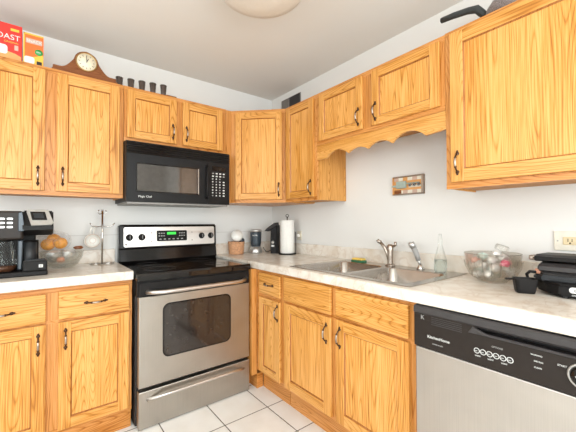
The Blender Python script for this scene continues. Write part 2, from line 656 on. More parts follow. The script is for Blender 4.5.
for a0, a1, z0, z1 in ((-3.4, -3.34, .55, 2.3), (-.66, -.6, .55, 2.3), (-2.03, -1.97, .55, 2.3), (-3.4, -.6, .55, .61), (-3.4, -.6, 2.24, 2.3)):
    w.box(a0, a1, YF - 0.07, YF - 0.03, z0, z1, 'white')
w = struct(w, 'added_window_1')  # unseen window behind the camera, added to light the room
MB().box(-3.34, -.66, YF - 0.053, YF - 0.047, 0.61, 2.24, 'window_glass').build('added_pane', w)
w = MB()
for a0, a1, z0, z1 in ((-2.85, -2.79, .8, 2.2), (-1.01, -.95, .8, 2.2), (-1.93, -1.87, .8, 2.2), (-2.85, -.95, .8, .86), (-2.85, -.95, 2.14, 2.2)):
    w.box(XL - 0.07, XL - 0.03, a0, a1, z0, z1, 'white')
w = struct(w, 'added_window_2')  # second unseen window, added for light from the left
MB().box(XL - 0.053, XL - 0.047, -2.79, -1.01, 0.86, 2.14, 'window_glass').build('added_pane', w)
struct(MB(FA).box(XL, -2.26, 0, 0.012, 0, 0.09, 'white', 0.003), 'baseboard_back')


# ------------------------------------------------------------------ cabinets
def handle_vertical(fr, a, c, z, parent, up=True, L=0.088):
    """footed bow pull; centre at (a, z) on surface c"""
    h = MB(fr)
    P = (lambda t, o: fr.p(a, c + o, z + t)) if up else (lambda t, o: fr.p(a + t, c + o, z))
    n = 12
    pts = [P(-L / 2 + L * i / n, 0.002 + 0.026 * math.sin(PI * i / n) ** 0.6) for i in range(n + 1)]
    rs = [0.0035 + 0.0022 * math.sin(PI * i / n) ** 2 for i in range(n + 1)]
    h.tube(pts[:4], rs[:4], 'bronze', 8)
    h.tube(pts[3:10], rs[3:10], 'pewter', 8)
    h.tube(pts[9:], rs[9:], 'bronze', 8)
    for i in (3, 9):
        h.ball(pts[i], 0.0062, 'bronze')
    for t in (-L / 2, L / 2):
        h.lathe([(0.0, 0.0), (0.0085, 0.0), (0.0085, 0.003), (0.005, 0.006), (0, 0.0065)], P(t, 0), 'bronze', 12, fr.c)
        t2 = t + (0.010 if t > 0 else -0.010)
        h.ball(P(t2, 0.002), 0.0055, 'bronze', sub=1)
    o = h.build('handle', parent)
    return o


def door(fr, a0, a1, z0, z1, c0, parent, hs=None, hz=None, st=0.056, th=0.019):
    """frame and recessed panel; hs 'l' or 'r' = side the pull is on, hz = its centre height"""
    d = MB(fr)
    c1 = c0 + th
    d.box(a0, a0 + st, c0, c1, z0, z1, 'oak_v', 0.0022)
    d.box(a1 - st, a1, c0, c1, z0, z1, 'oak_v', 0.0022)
    d.box(a0 + st - .001, a1 - st + .001, c0, c1 - .0006, z0, z0 + st, 'oak_h', 0.0018)
    d.box(a0 + st - .001, a1 - st + .001, c0, c1 - .0006, z1 - st, z1, 'oak_h', 0.0018)
    # routed inner slope
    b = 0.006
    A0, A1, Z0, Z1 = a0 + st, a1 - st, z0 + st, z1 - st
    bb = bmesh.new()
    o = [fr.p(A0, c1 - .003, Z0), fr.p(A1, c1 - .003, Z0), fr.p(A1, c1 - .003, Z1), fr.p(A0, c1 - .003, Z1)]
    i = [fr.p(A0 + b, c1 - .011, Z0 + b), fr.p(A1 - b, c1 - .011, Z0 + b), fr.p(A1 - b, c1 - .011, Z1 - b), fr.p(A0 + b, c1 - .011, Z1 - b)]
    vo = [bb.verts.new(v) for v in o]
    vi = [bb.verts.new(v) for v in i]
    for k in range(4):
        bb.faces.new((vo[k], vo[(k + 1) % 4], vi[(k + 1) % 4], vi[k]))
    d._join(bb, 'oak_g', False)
    D = d.build('door', parent)
    MB(fr).box(A0 - .006, A1 + .006, c0 + .003, c1 - .0105, Z0 - .006, Z1 + .006, 'oak_p').build('panel', D)
    if hs:
        ha = a0 + st * 0.55 if hs == 'l' else a1 - st * 0.55
        handle_vertical(fr, ha, c1, hz, D)
    return D


def drawer(fr, a0, a1, z0, z1, c0, parent, handle=True, name='drawer'):
    d = MB(fr).box(a0, a1, c0, c0 + 0.019, z0, z1, 'oak_h', 0.004, 2)
    D = d.build(name, parent)
    if handle:
        handle_vertical(fr, (a0 + a1) / 2, c0 + 0.019, (z0 + z1) / 2, D, up=False)
    return D


def carcass(fr, a0, a1, z0, z1, cd, parent, zr=()):
    b = MB(fr)
    b.box(a0, a1, 0.003, cd - .019, z0 + .02, z1, 'oak_v', 0.0)
    b.box(a0, a1, cd - .0192, cd, z0, z1, 'oak_f', 0.001)
    b.box(a0, a0 + .012, 0.003, cd - .018, z0 + .002, z0 + .0205, 'oak_v')
    b.box(a1 - .012, a1, 0.003, cd - .018, z0 + .002, z0 + .0205, 'oak_v')
    b.box(a0 + .013, a1 - .013, 0.004, cd - .02, z0 + .010, z0 + .0195, 'oak_in')
    for r0, r1 in zr:
        b.box(a0, a1, cd - .002, cd + .0008, r0, r1, 'oak_fh')
    return b.build('body', parent)


ZU0, ZU1 = 1.3745, 2.128
CU = 0.311
ZUB = 2.140
# wall A, tall uppers on the left
t = thing('wall_cabinet', 'oak two-door upper cabinet above the coffee maker, left of the microwave', 'cabinet', (-1.84, 0, ZU0))
carcass(FA, -2.235, -1.444, ZU0, ZU1, CU, t, zr=((ZU0, ZU0 + .028), (ZU1 - .03, ZU1)))
door(FA, -2.2, -1.863, 1.40, 2.105, CU + .001, t, 'r', 1.484)
door(FA, -1.807, -1.469, 1.40, 2.105, CU + .001, t, 'l', 1.489)
# over the microwave
t = thing('wall_cabinet', 'short oak two-door cabinet directly above the black microwave', 'cabinet', (-1.06, 0, 1.757))
carcass(FA, -1.442, -.684, 1.757, ZU1, CU, t, zr=((1.757, 1.785), (ZU1 - .03, ZU1)))
door(FA, -1.424, -1.092, 1.782, 2.105, CU + .001, t, 'r', 1.868, .050)
door(FA, -1.046, -.722, 1.782, 2.105, CU + .001, t, 'l', 1.868, .050)
# corner cabinet with the diagonal face
t = thing('corner_cabinet', 'oak corner upper cabinet with single diagonal door', 'cabinet', (-.3, -.3, ZU0))
P0, P1, P2 = (-.682, -.311), (-.635, -.311), (-.311, -.629)
pl = [(-.682, -.003), P0, P1, P2, (-.003, -.629), (-.003, -.003)]
b = MB().prism(pl, ZU0, ZUB, 'oak_f', axis='z')
b0 = b
dv = Vector((P2[0] - P1[0], P2[1] - P1[1], 0))
FD = Fr((P1[0], P1[1], 0), dv, (dv.y, -dv.x, 0))
L = dv.length
b0.fr = FD
b0.box(0, L, -.002, .0008, ZU0, ZU0 + .028, 'oak_fh').box(0, L, -.002, .0008, ZUB - .03, ZUB, 'oak_fh')
b0.build('body', t)
door(FD, 0.040, L - .026, 1.40, 2.116, .001, t, 'r', 1.480, .05)
# wall B, narrow upper
t = thing('wall_cabinet', 'narrow oak single-door upper cabinet right of the corner cabinet', 'cabinet', (0, -.8, ZU0))
carcass(FB, .613, .984, ZU0, ZUB, CU, t, zr=((ZU0, ZU0 + .028), (ZUB - .03, ZUB)))
door(FB, .640, .962, 1.40, 2.116, CU + .001, t, 'r', 1.47, .05)
# over the sink
t = thing('wall_cabinet', 'short oak two-door cabinet above the sink and the scalloped valance', 'cabinet', (0, -1.45, 1.765))
carcass(FB, .985, 1.906, 1.765, ZUB, CU, t, zr=((1.765, 1.79), (ZUB - .03, ZUB)))
door(FB, 1.022, 1.404, 1.789, 2.116, CU + .001, t, 'r', 1.868, .050)
door(FB, 1.477, 1.884, 1.789, 2.116, CU + .001, t, 'l', 1.868, .050)
# valance
pts = [(.985, 1.764), (.985, 1.662)]
def sc(a0, a1, z0, h, n=10):
    return [(a0 + (a1 - a0) * i / n, z0 + h * math.sin(PI * i / n) ** 0.8) for i in range(1, n + 1)]
pts += [(1.075, 1.662)]
s0 = 1.075
for wdt, hh in ((.20, .040), (.155, .024), (.17, .032)):
    pts += sc(s0, s0 + wdt, 1.664, hh)
    s0 += wdt
pts += sc(s0, s0 + .20, 1.664, .046)
pts += [(1.906, 1.672), (1.906, 1.764)]
v = MB(FB).prism(pts, CU - .019, CU, 'oak_h', 0.001).build('valance')
tag(v, 'scalloped oak valance board under the short cabinet above the sink', 'valance')
# tall right
t = thing('wall_cabinet', 'large oak upper cabinet at right above the glass bowl and grill', 'cabinet', (0, -2.2, ZU0))
carcass(FB, 1.907, 2.62, ZU0, 2.144, CU, t, zr=((ZU0, ZU0 + .028), (2.144 - .022, 2.144)))
door(FB, 1.935, 2.595, 1.404, 2.122, CU + .001, t, 'l', 1.494, .06)

# ---- base cabinets
def base(fr, a0, a1, cd, parent, z0=0.105, z1=0.878, kick=0.075, kz=0.0, zr=()):
    b = MB(fr)
    b.box(a0, a1, 0.003, cd - .019, z0 + .01, z1 - .25, 'oak_v')
    b.box(a0, a0 + .016, 0.003, cd - .018, z1 - .2502, z1, 'oak_v')
    b.box(a1 - .016, a1, 0.003, cd - .018, z1 - .2502, z1, 'oak_v')
    b.box(a0, a1, cd - .019, cd, z0, z1, 'oak_f', 0.001)
    b.box(a0 + .002, a1 - .002, 0.003, cd - kick, kz, z0 + .012, 'oak_fh')
    for r0, r1 in zr:
        b.box(a0, a1, cd - .002, cd + .0008, r0, r1, 'oak_fh')
    o = b.build('body', parent)
    return o


CA = 0.585
t = thing('base_cabinet', 'oak base cabinet left of the stove with two drawers over two doors', 'cabinet', (-1.84, 0, 0))
base(FA, -2.239, -1.443, CA, t, kick=.010, zr=((.688, .703), (.848, .878), (.105, .13)))
drawer(FA, -2.21, -1.854, .700, .846, CA + .001, t)
drawer(FA, -1.801, -1.462, .703, .852, CA + .001, t)
door(FA, -2.21, -1.854, .125, .690, CA + .001, t, 'r', .595)
door(FA, -1.801, -1.462, .125, .690, CA + .001, t, 'l', .600)
CBf = 0.618
t = thing('base_cabinet', 'narrow oak base cabinet right of the stove with one drawer and one door', 'cabinet', (0, -.8, 0))
b = base(FB, .664, .986, CBf, t, .138, .878, .053, zr=((.688, .710), (.852, .878), (.138, .16)))
drawer(FB, .716, .966, .712, .856, CBf + .001, t)
door(FB, .716, .966, .158, .684, CBf + .001, t, 'r', .610, .045)
# corner filler that meets the stove
t2 = MB().box(-.664, -.619, -.681, -.56, .105, .874, 'oak_f', 0.001).box(-.664, -.568, -.58, -.56, 0, .106, 'oak_fh').box(-.62, -.568, -.681, -.58, 0, .106, 'oak_fh')
t2.build('filler_strip', t)
t = thing('sink_base_cabinet', 'wide oak base cabinet under the steel sink, two false fronts over two doors', 'cabinet', (0, -1.45, 0))
base(FB, .987, 1.919, CBf, t, .138, .878, .053, zr=((.690, .710), (.856, .878), (.138, .16)))
drawer(FB, 1.010, 1.428, .710, .862, CBf + .001, t, False, 'drawer_front')
drawer(FB, 1.466, 1.890, .712, .858, CBf + .001, t, False, 'drawer_front')
door(FB, 1.014, 1.428, .158, .694, CBf + .001, t, 'r', .605)
door(FB, 1.466, 1.890, .158, .698, CBf + .001, t, 'l', .608)

# ------------------------------------------------------------------ worktops
ZT0, ZT = .882, .9285
ZI = ZT + .0007
c = MB(FA)
c.box(-2.26, -1.441, .003, .602, ZT0, ZT, 'counter')
c.box(-2.26, -1.441, .60, .620, ZT0 - .004, ZT, 'counter', 0.006, 3, True)
c.box(-2.26, -1.441, .003, .022, ZT - .001, 1.022, 'counter', 0.003)
tag(c.build('countertop'), 'short marble-look laminate countertop with backsplash holding the coffee maker', 'countertop')
SY0, SY1, SX0, SX1 = 1.063, 1.880, -.588, -.070      # sink cut-out (a along wall B; x)
c = MB()
c.box(-.660, -.003, -.62, -.003, ZT0, ZT, 'counter')
c.box(-.635, -.003, -SY0, -.62, ZT0, ZT, 'counter')
c.box(-.635, SX0, -SY1, -SY0, ZT0, ZT, 'counter')
c.box(SX1, -.003, -SY1, -SY0, ZT0, ZT, 'counter')
c.box(-.635, -.003, -2.75, -SY1, ZT0, ZT, 'counter')
c.box(-.652, -.634, -2.75, -.602, ZT0 - .004, ZT, 'counter', 0.006, 3, True)
c.box(-.660, -.64, -.62, -.603, ZT0 - .004, ZT, 'counter', 0.005, 2, True)
c.box(-.660, -.003, -.022, -.003, ZT - .001, 1.022, 'counter', 0.003)
c.box(-.022, -.003, -2.75, -.003, ZT - .001, 1.022, 'counter', 0.003)
tag(c.build('countertop'), 'long marble-look laminate countertop with backsplash around the steel sink', 'countertop')

# ------------------------------------------------------------------ sink
t = thing('kitchen_sink', 'double-bowl stainless steel sink set into the long countertop', 'sink', (-.33, -1.45, ZT))
RX0, RX1, RY0, RY1 = -.606, -.040, 1.048, 1.902
ZR = ZT + .0035
s = MB(Fr((0, 0, 0), (0, -1, 0), (1, 0, 0)))          # p(a=-y, c=x, z)
BX0, BX1 = -.560, -.150
bowls = ((1.103, 1.458), (1.496, 1.853))
s.box(RY0, RY1, RX0, BX0, ZT + .0006, ZR, 'sinksteel', .0015)
s.box(RY0, RY1, BX1, RX1, ZT + .0006, ZR, 'sinksteel', .0015)
s.box(RY0, bowls[0][0], BX0, BX1, ZT + .0006, ZR, 'sinksteel')
s.box(bowls[0][1], bowls[1][0], BX0, BX1, ZT - .002, ZR, 'sinksteel')
s.box(bowls[1][1], RY1, BX0, BX1, ZT + .0006, ZR, 'sinksteel')
s.build('sink_deck', t)


def bowl(y0, y1):
    b = bmesh.new()
    rings = []
    for (ins, z, r) in ((0, ZR + .0003, .045), (.004, ZR - .006, .045), (.012, ZT - .12, .05), (.03, ZT - .158, .055), (.07, ZT - .168, .06)):
        pts = rrect(y0 + ins, y1 - ins, BX0 + ins, BX1 - ins, r, 6)
        rings.append([b.verts.new((p[1], -p[0], z)) for p in pts])
    for A, B in zip(rings, rings[1:]):
        for i in range(len(A)):
            j = (i + 1) % len(A)
            b.faces.new((A[i], A[j], B[j], B[i]))
    b.faces.new(rings[-1])
    # fill the square corners of the deck
    oc = [(y1, BX1), (y0, BX1), (y0, BX0), (y1, BX0)]
    k = 7
    for q in range(4):
        cv = b.verts.new((oc[q][1], -oc[q][0], ZR + .0003))
        rr = rings[0][q * k:(q + 1) * k]
        for i in range(k - 1):
            b.faces.new((cv, rr[i], rr[i + 1]))
    bmesh.ops.recalc_face_normals(b, faces=b.faces)
    mb = MB()
    mb._join(b, 'sinksteel', True)
    for f in mb.bm.faces:
        if len(f.verts) == 3:
            f.smooth = False
    mb.lathe([(0, .0), (.042, 0), (.045, .003), (.03, .002), (.0, -.001)], ((BX0 + BX1) / 2, -(y0 + y1) / 2, ZT - .167), 'chrome')
    return mb.build('sink_bowl', t)


for y0, y1 in bowls:
    bowl(y0, y1)

# faucet: low base, body, spout that leans over the left bowl, lever
t = thing('faucet', 'brushed metal kitchen faucet with angled spout behind the sink', 'faucet', (-.085, -1.42, ZR))
fx, fy = -.088, -1.451
m = MB().lathe([(0, 0), (.032, 0), (.032, .006), (.022, .012), (.0, .013)], (fx, fy, ZR), 'pewter')
m.lathe([(.019, .01), (.018, .05), (.021, .10), (.021, .125), (.014, .137), (0, .139)], (fx, fy, ZR), 'pewter', 18)
m.build('body', t)
MB().tube([(fx - .002, fy + .006, ZR + .03), (fx - .006, fy + .014, ZR + .07), (fx - .012, fy + .032, ZR + .115), (fx - .020, fy + .060, ZR + .148)],
          [.012, .012, .0115, .0105], 'pewter', 12).tube([(fx - .019, fy + .056, ZR + .147), (fx - .028, fy + .074, ZR + .158), (fx - .030, fy + .078, ZR + .152)], [.012, .013, .011], 'pewter').build('spout', t)
MB().tube([(fx, fy, ZR + .122), (fx, fy - .022, ZR + .126), (fx - .002, fy - .040, ZR + .134), (fx - .002, fy - .042, ZR + .156)], [.010, .009, .0085, .0085], 'pewter').build('lever', t)
# sprayer
t = thing('sink_sprayer', 'grey pull-out side sprayer standing right of the faucet', 'sprayer', (-.085, -1.64, ZR))
sx_, sy_ = -.085, -1.657
MB().lathe([(0, 0), (.024, 0), (.024, .005), (.014, .018), (.011, .03), (0, .03)], (sx_, sy_, ZR), 'chrome').build('base', t)
MB().tube([(sx_, sy_, ZR + .02), (sx_ - .003, sy_ + .012, ZR + .06)], [.009, .010], 'silver').tube(
    [(sx_ - .003, sy_ + .009, ZR + .05), (sx_ - .006, sy_ + .022, ZR + .09), (sx_ - .010, sy_ + .038, ZR + .13)], [.014, .016, .017], 'printg', 12).build('grip', t)
MB().tube([(sx_ - .009, sy_ + .036, ZR + .125), (sx_ - .014, sy_ + .046, ZR + .146), (sx_ - .026, sy_ + .056, ZR + .142)], [.018, .021, .017], 'silver', 12).build('spray_head', t)

# sponge on a dark rest
sp_ = tag(MB().box(-.13, -.075, -1.255, -1.155, ZR, ZR + .014, 'scour', .004, 2).box(-.128, -.078, -1.248, -1.160, ZR + .0145, ZR + .028, 'sponge', .005, 2).build('sponge'),
          'yellow and green scouring sponge on the rear rim of the sink', 'sponge')

# soap bottle
t = thing('soap_bottle', 'clear bottle with blue-tinted liquid at the right rear of the sink', 'bottle', (-.10, -1.768, ZR))
bc = (-.10, -1.785, ZR)
MB().lathe([(0, 0), (.030, 0), (.034, .006), (.034, .06), (.030, .085), (.016, .135), (.012, .15), (.012, .165)], bc, 'glass', 24).build('bottle_body', t)
MB().lathe([(0, .002), (.0315, .004), (.0315, .068), (0, .068)], bc, 'soap', 24).build('liquid', t)
MB().lathe([(.013, .16), (.0135, .185), (.009, .195), (.008, .215), (0, .216)], bc, M['glass'], 16).build('cap', t)

# ------------------------------------------------------------------ stove
t = thing('stove', 'freestanding stainless steel electric range with black glass cooktop', 'stove', (-1.056, -.35, 0))
RA0, RA1 = -1.431, -.671
b = MB(FA)
b.box(RA0, RA1, .02, .618, .012, .895, 'blackm')
b.box(RA0, RA1, .60, .652, .775, .893, 'black', .003)
for a in (RA0 + .04, RA1 - .08):
    b.box(a, a + .04, .08, .12, 0, .03, 'black').box(a, a + .04, .54, .58, 0, .03, 'black')
b.build('body', t)
b = MB(FA)
b.prism([(.672, .872), (.672, .900), (.664, .912), (.02, .912), (.02, .890), (.632, .872)], RA0 - .003, RA1 + .003, 'cooktop', .002, axis='a')
b.build('cooktop', t)
for (x, y, r) in ((-1.26, .19, .075), (-.86, .19, .09), (-1.25, .48, .10), (-.86, .48, .075)):
    MB(FA).torus(FA.p(x, y, .9122), r, .0009, 'burner', seg=40).build('burner_ring', t)
# oven door
D = MB(FA)
dz0, dz1 = .243, .775
WA0, WA1, WZ0, WZ1 = -1.278, -.836, .402, .712
D.box(RA0 + .008, RA1 - .006, .622, .667, dz0, dz1, 'steel', .004, 2)
D.box(RA0 + .008, RA1 - .006, .622, .666, .7755, .86, 'black', .004, 2)
Do = D.build('oven_door', t)
MB(FA).prism(rrect(WA0 - .010, WA1 + .010, WZ0 - .010, WZ1 + .010, .042), .662, .6682, 'blackg', .001).prism(
    rrect(WA0, WA1, WZ0, WZ1, .036), .667, .6688, 'ovenglass').build('window', Do)
h = MB(FA)
n = 14
hp = []
for i in range(n + 1):
    f = i / n
    hp.append(FA.p(RA0 + .05 + (RA1 - RA0 - .095) * f, .669 + .050 * min(1, math.sin(PI * f) * 3.2) ** .8, .803))
h.tube(hp, .0135, 'steel_h', 12)
h.build('handle', Do)
# drawer
D = MB(FA)
D.box(RA0 + .008, RA1 - .006, .622, .668, .005, .222, 'steel', .004, 2)
Do = D.build('storage_drawer', t)
h = MB(FA)
hp = [FA.p(RA0 + .055 + (RA1 - RA0 - .11) * i / n, .666 + .034 * min(1, math.sin(PI * i / n) * 2.6) ** .8, .178 + .018 * min(1, math.sin(PI * i / n) * 2.6) - .010) for i in range(n + 1)]
h.tube(hp, .010, 'steel_h', 12)
h.build('handle', Do)
# backguard
g = MB(FA)
g.prism([(.025, .905), (.085, .905), (.10, .93), (.085, 1.015), (.090, 1.025), (.080, 1.185), (.07, 1.197), (.025, 1.197)], RA0 + .004, RA1 + .009, 'blackg', .008, axis='a', seg=3)
G = g.build('backguard', t)
# tilted steel fascia follows the sloped front
def fs(a, z, off=0.0):
    return FA.p(a, .0915 - (z - 1.025) * .0625 + off, z)
def fplate(mb, pts, o0, o1, m):
    bb = bmesh.new()
    v0 = [bb.verts.new(fs(p[0], p[1], o0)) for p in pts]
    v1 = [bb.verts.new(fs(p[0], p[1], o1)) for p in pts]
    bb.faces.new(v1)
    for i in range(len(pts)):
        j = (i + 1) % len(pts)
        bb.faces.new((v0[i], v0[j], v1[j], v1[i]))
    bmesh.ops.recalc_face_normals(bb, faces=bb.faces)
    mb._join(bb, m, False)
p = MB(FA)
fplate(p, rrect(RA0 + .035, RA1 - .012, 1.033, 1.178, .012), -.001, .0025, 'steel_h')
p.build('control_fascia', G)
p = MB(FA)
fplate(p, rrect(-1.163, -.925, 1.068, 1.150, .008), .002, .004, 'black')
fplate(p, rrect(-1.085, -1.015, 1.118, 1.138, .002), .004, .005, 'led')
for i in range(3):
    for j in range(2):
        fplate(p, rrect(-1.150 + i * .018, -1.138 + i * .018, 1.105 + j * .02, 1.113 + j * .02, .002, 2), .004, .0048, 'printg')
        fplate(p, rrect(-.990 + i * .018, -.978 + i * .018, 1.105 + j * .02, 1.113 + j * .02, .002, 2), .004, .0048, 'printg')
for i in range(6):
    fplate(p, rrect(-1.145 + i * .034, -1.128 + i * .034, 1.080, 1.088, .002, 2), .004, .0048, 'printg')
p.text('12:00', .021, -1.078, .0917 - .0058 + .003, 1.1205, 'print')
p.build('display', G)
for a in (-1.358, -1.272, -.798, -.716):
    k = MB(FA)
    q = fs(a, 1.103, .0025)
    k.lathe([(0, 0), (.025, 0), (.025, .004), (.020, .007), (.018, .022), (.015, .025), (0, .025)], q, 'black', 20, FA.c)
    k.tube([q + Vector((0, -.026, -.012)), q + Vector((0, -.026, .016))], .0028, 'printg', 6)
    k.build('knob', G)
for a, z, w_ in ((-1.205, 1.130, .007), (-1.205, 1.066, .007), (-.885, 1.130, .007), (-.885, 1.066, .007), (-1.388, 1.045, .014)):
    p = MB(FA)
    fplate(p, rrect(a, a + w_, z, z + w_, w_ / 3, 2), .002, .004, 'dark')
    p.build('indicator_mark', G)

# ------------------------------------------------------------------ microwave
t = thing('microwave', 'black over-the-range microwave hanging below the short cabinet', 'microwave', (-1.065, 0, 1.345))
MA0, MA1 = -1.440, -.688
MC = .385
MB(FA).box(MA0, MA1, .004, MC - .03, 1.352, 1.752, 'black', .002).box(MA0 + .012, MA1 - .01, .02, MC - .02, 1.338, 1.353, 'vent').build('body', t)
v = MB(FA).box(MA0, MA1, MC - .03, MC - .012, 1.672, 1.752, 'black')
for i in range(5):
    z = 1.742 - i * .0155
    v.prism([(MC - .013, z - .009), (MC + .001, z - .010), (MC - .002, z + .002), (MC - .013, z + .005)], MA0, MA1, 'blackg', axis='a')
v.build('vent_grille', t)
d = MB(FA).box(MA0, -.872, MC - .03, MC, 1.350, 1.672, 'mwdoor', .004, 2)
Dm = d.build('door', t)
MB(FA).prism(rrect(-1.382, -.940, 1.415, 1.612, .010), MC - .002, MC + .0012, 'blackg').prism(rrect(-1.374, -.950, 1.424, 1.603, .006), MC, MC + .0018, 'mwglass').box(-.950, -.945, MC, MC + .004, 1.42, 1.607, 'silver').build('window', Dm)
MB(FA).tube([FA.p(-.885, MC, 1.395), FA.p(-.885, MC + .022, 1.41), FA.p(-.885, MC + .026, 1.51), FA.p(-.885, MC + .022, 1.62), FA.p(-.885, MC, 1.635)], .009, 'black', 10).build('handle', Dm)
MB(FA).text('Magic Chef', .019, -1.366, MC + .0008, 1.381, 'print').build('logo', Dm)
c = MB(FA).box(-.870, MA1, MC - .03, MC - .001, 1.350, 1.672, 'black', .004, 2)
Cp = c.build('control_panel', t)
k = MB(FA)
k.box(-.836, -.722, MC - .002, MC + .001, 1.606, 1.640, 'blackg')
k.text('12:00', .026, -.812, MC + .0015, 1.612, 'brownblack')
k.build('display', Cp)
k = MB(FA)
for j in range(9):
    for i in range(4):
        if j in (2,) and i > 2:
            continue
        w_ = .016 if j < 2 or i == 3 else .010
        z = 1.582 - j * .0212
        k.prism(rrect(-.838 + i * .030, -.838 + i * .030 + w_, z, z + .009, .003, 2), MC - .001, MC + .0008, 'print' if (i + j) % 4 else 'printg')
k.build('keypad', Cp)

# ------------------------------------------------------------------ dishwasher
t = thing('dishwasher', 'stainless dishwasher with brown-black control panel under the long countertop', 'dishwasher', (-.33, -2.22, 0))
DA0, DA1, DC = 1.927, 2.53, .652
MB(FB).box(DA0, DA1, .03, .60, .10, .868, 'blackm').box(DA0 + .01, DA1 - .01, .1, .58, 0, .10, 'blackm').build('body', t)
MB(FB).box(DA0 + .004, DA1 - .004, .60, DC - .004, .115, .703, 'steel_dw', .004, 2).build('door_panel', t)
c = MB(FB)
c.box(DA0, DA1, .60, DC, .706, .822, 'brownblack', .003, 2)
c.box(DA0, DA1, .60, DC - .020, .815, .865, 'black', .002)
c.box(DA0, DA0 + .235, .60, DC, .818, .845, 'brownblack', .002)
c.prism([(.60, .838), (DC - .004, .838), (DC + .004, .846), (DC + .003, .866), (DC - .004, .872), (.60, .872)], DA0, DA1, 'greyblack', .001, axis='a')
Cd = c.build('control_panel', t)
v = MB(FB)
for i in range(5):
    v.box(DA0 + .075, DA0 + .19, DC - .001, DC + .001, .806 + i * .007, .8085 + i * .007, 'greyblack')
v.build('vent_grille', Cd)
v = MB(FB)
v.box(2.130, DA1 - .01, DC - .021, DC - .008, .816, .828, 'blackg', .003)
v.prism([(2.14, .815), (2.19, .816), (DA1, .816), (DA1, .823), (2.20, .823), (2.155, .838)], DC - .006, DC + .006, 'greyblack', .002)
v.build('latch_handle', Cd)
for txt, sz, a_, z_, mt in (('K', .024, DA0 + .030, .820, 'printg'), ('KitchenHome', .0155, 1.985, .752, 'print'), ('SUPER WASH', .007, 2.005, .730, 'printg'),
                            ('OPTIONS', .008, 2.215, .783, 'printg'), ('WASHING', .0064, 2.326, .794, 'print'), ('DRYING', .0064, 2.334, .775, 'print'),
                            ('CLEAN', .0064, 2.334, .756, 'print'), ('START', .0075, 2.392, .783, 'print')):
    MB(FB).text(txt, sz, a_, DC + .0006, z_, mt).build('lettering', Cd)
for i in range(6):
    a = 2.168 + i * .0203
    k = MB(FB)
    k.torus(FB.p(a, DC + .001, .757), .0088, .0012, 'print', axis=FB.c, seg=18)
    k.lathe([(0, 0), (.007, 0), (.006, .003), (0, .003)], FB.p(a, DC, .757), 'brownblack', 14, FB.c)
    k.text('HOT' if i % 2 else 'DRY', .0048, a - .006, DC + .0035, .755, 'print')
    if i % 2 == 0:
        k.text('LIGHT', .0065, a - .006, DC + .0006, .737, 'print')
    k.build('button', Cd)
k = MB(FB)
k.torus(FB.p(2.452, DC + .003, .770), .034, .0042, 'silver', axis=FB.c, seg=36)
k.lathe([(0, 0), (.031, 0), (.029, .014), (.026, .018), (0, .018)], FB.p(2.452, DC, .770), 'blackg', 28, FB.c)
k.box(2.444, 2.460, DC + .017, DC + .021, .753, .795, 'black', .002)
k.box(2.436, 2.444, DC + .017, DC + .0195, .768, .773, 'print')
k.build('dial', Cd)

# ------------------------------------------------------------------ coffee maker
cy = .470                                     # front plane distance from wall A
t = thing('coffee_maker', 'black dual-brew coffee maker with silver display panel and carafe', 'coffee maker', (-1.98, -.35, ZI))
b = MB(FA)
b.box(-2.17, -1.846, .20, cy, ZI, ZI + .026, 'black', .006, 2)
b.box(-2.17, -1.90, .20, .31, ZI + .02, 1.27, 'black', .008, 2)
b.box(-2.17, -1.952, .20, cy - .01, 1.125, 1.276, 'brownblack', .012, 3)
b.build('body', t)
# brewing column and head on the right
b = MB(FA)
b.lathe([(0, 0), (.046, 0), (.046, .17), (0, .17)], FA.p(-1.932, .37, ZI + .02), 'black', 24)
b.lathe([(.0, 0), (.030, 0), (.030, .15), (0, .15)], FA.p(-1.925, .40, ZI + .03), 'darkgrey', 20)
b.build('brew_column', t)
b = MB(FA)
b.prism([(.24, 1.14), (.40, 1.145), (cy + .012, 1.176), (cy + .012, 1.197), (cy - .045, 1.280), (.24, 1.284)], -1.955, -1.822, 'black', .006, axis='a', seg=2)
H = b.build('brew_head', t)
# sloped silver fascia on the head
s0, s1 = Vector(FA.p(0, cy + .0135, 1.199)), Vector(FA.p(0, cy - .0435, 1.2815))
def slope_plate(mb, pts, off0, off1, m):
    ez = (s1 - s0)
    Ln = ez.length
    ez = ez.normalized()
    nr = Vector((0, -ez.z, ez.y)) * 1.0
    if nr.y > 0:
        nr = -nr
    bb = bmesh.new()
    f = lambda p, o: Vector((p[0], 0, 0)) + s0 + ez * p[1] + nr * o
    v0 = [bb.verts.new(f(p, off0)) for p in pts]
    v1 = [bb.verts.new(f(p, off1)) for p in pts]
    bb.faces.new(v1)
    for i in range(len(pts)):
        j = (i + 1) % len(pts)
        bb.faces.new((v0[i], v0[j], v1[j], v1[i]))
    bmesh.ops.recalc_face_normals(bb, faces=bb.faces)
    mb._join(bb, m, False)
Ls = (s1 - s0).length
m = MB()
slope_plate(m, [(-1.918, .000), (-1.832, .004), (-1.822, .018), (-1.846, Ls + .004), (-1.934, Ls + .004), (-1.940, Ls - .01)], -.004, .003, 'silver')
slope_plate(m, [(-1.915, .034), (-1.850, .034), (-1.860, Ls - .012), (-1.925, Ls - .012)], .002, .005, 'blackg')
slope_plate(m, [(-1.905, .045), (-1.862, .045), (-1.869, Ls - .022), (-1.912, Ls - .022)], .005, .006, 'darkgrey')
m.build('display_panel', H)
MB(FA).prism([(-1.972, 1.170), (-1.945, 1.170), (-1.955, 1.268), (-1.972, 1.268)], cy - .02, cy + .002, 'bluegrey', .002).build('side_strip', H)
m = MB(FA)
for j in range(3):
    for i in range(3):
        a = -2.082 + i * .032
        m.prism(rrect(a, a + .024, 1.187 + j * .0215, 1.197 + j * .0215, .004, 2), cy - .011, cy - .007, 'silver')
m.build('button_row', t)
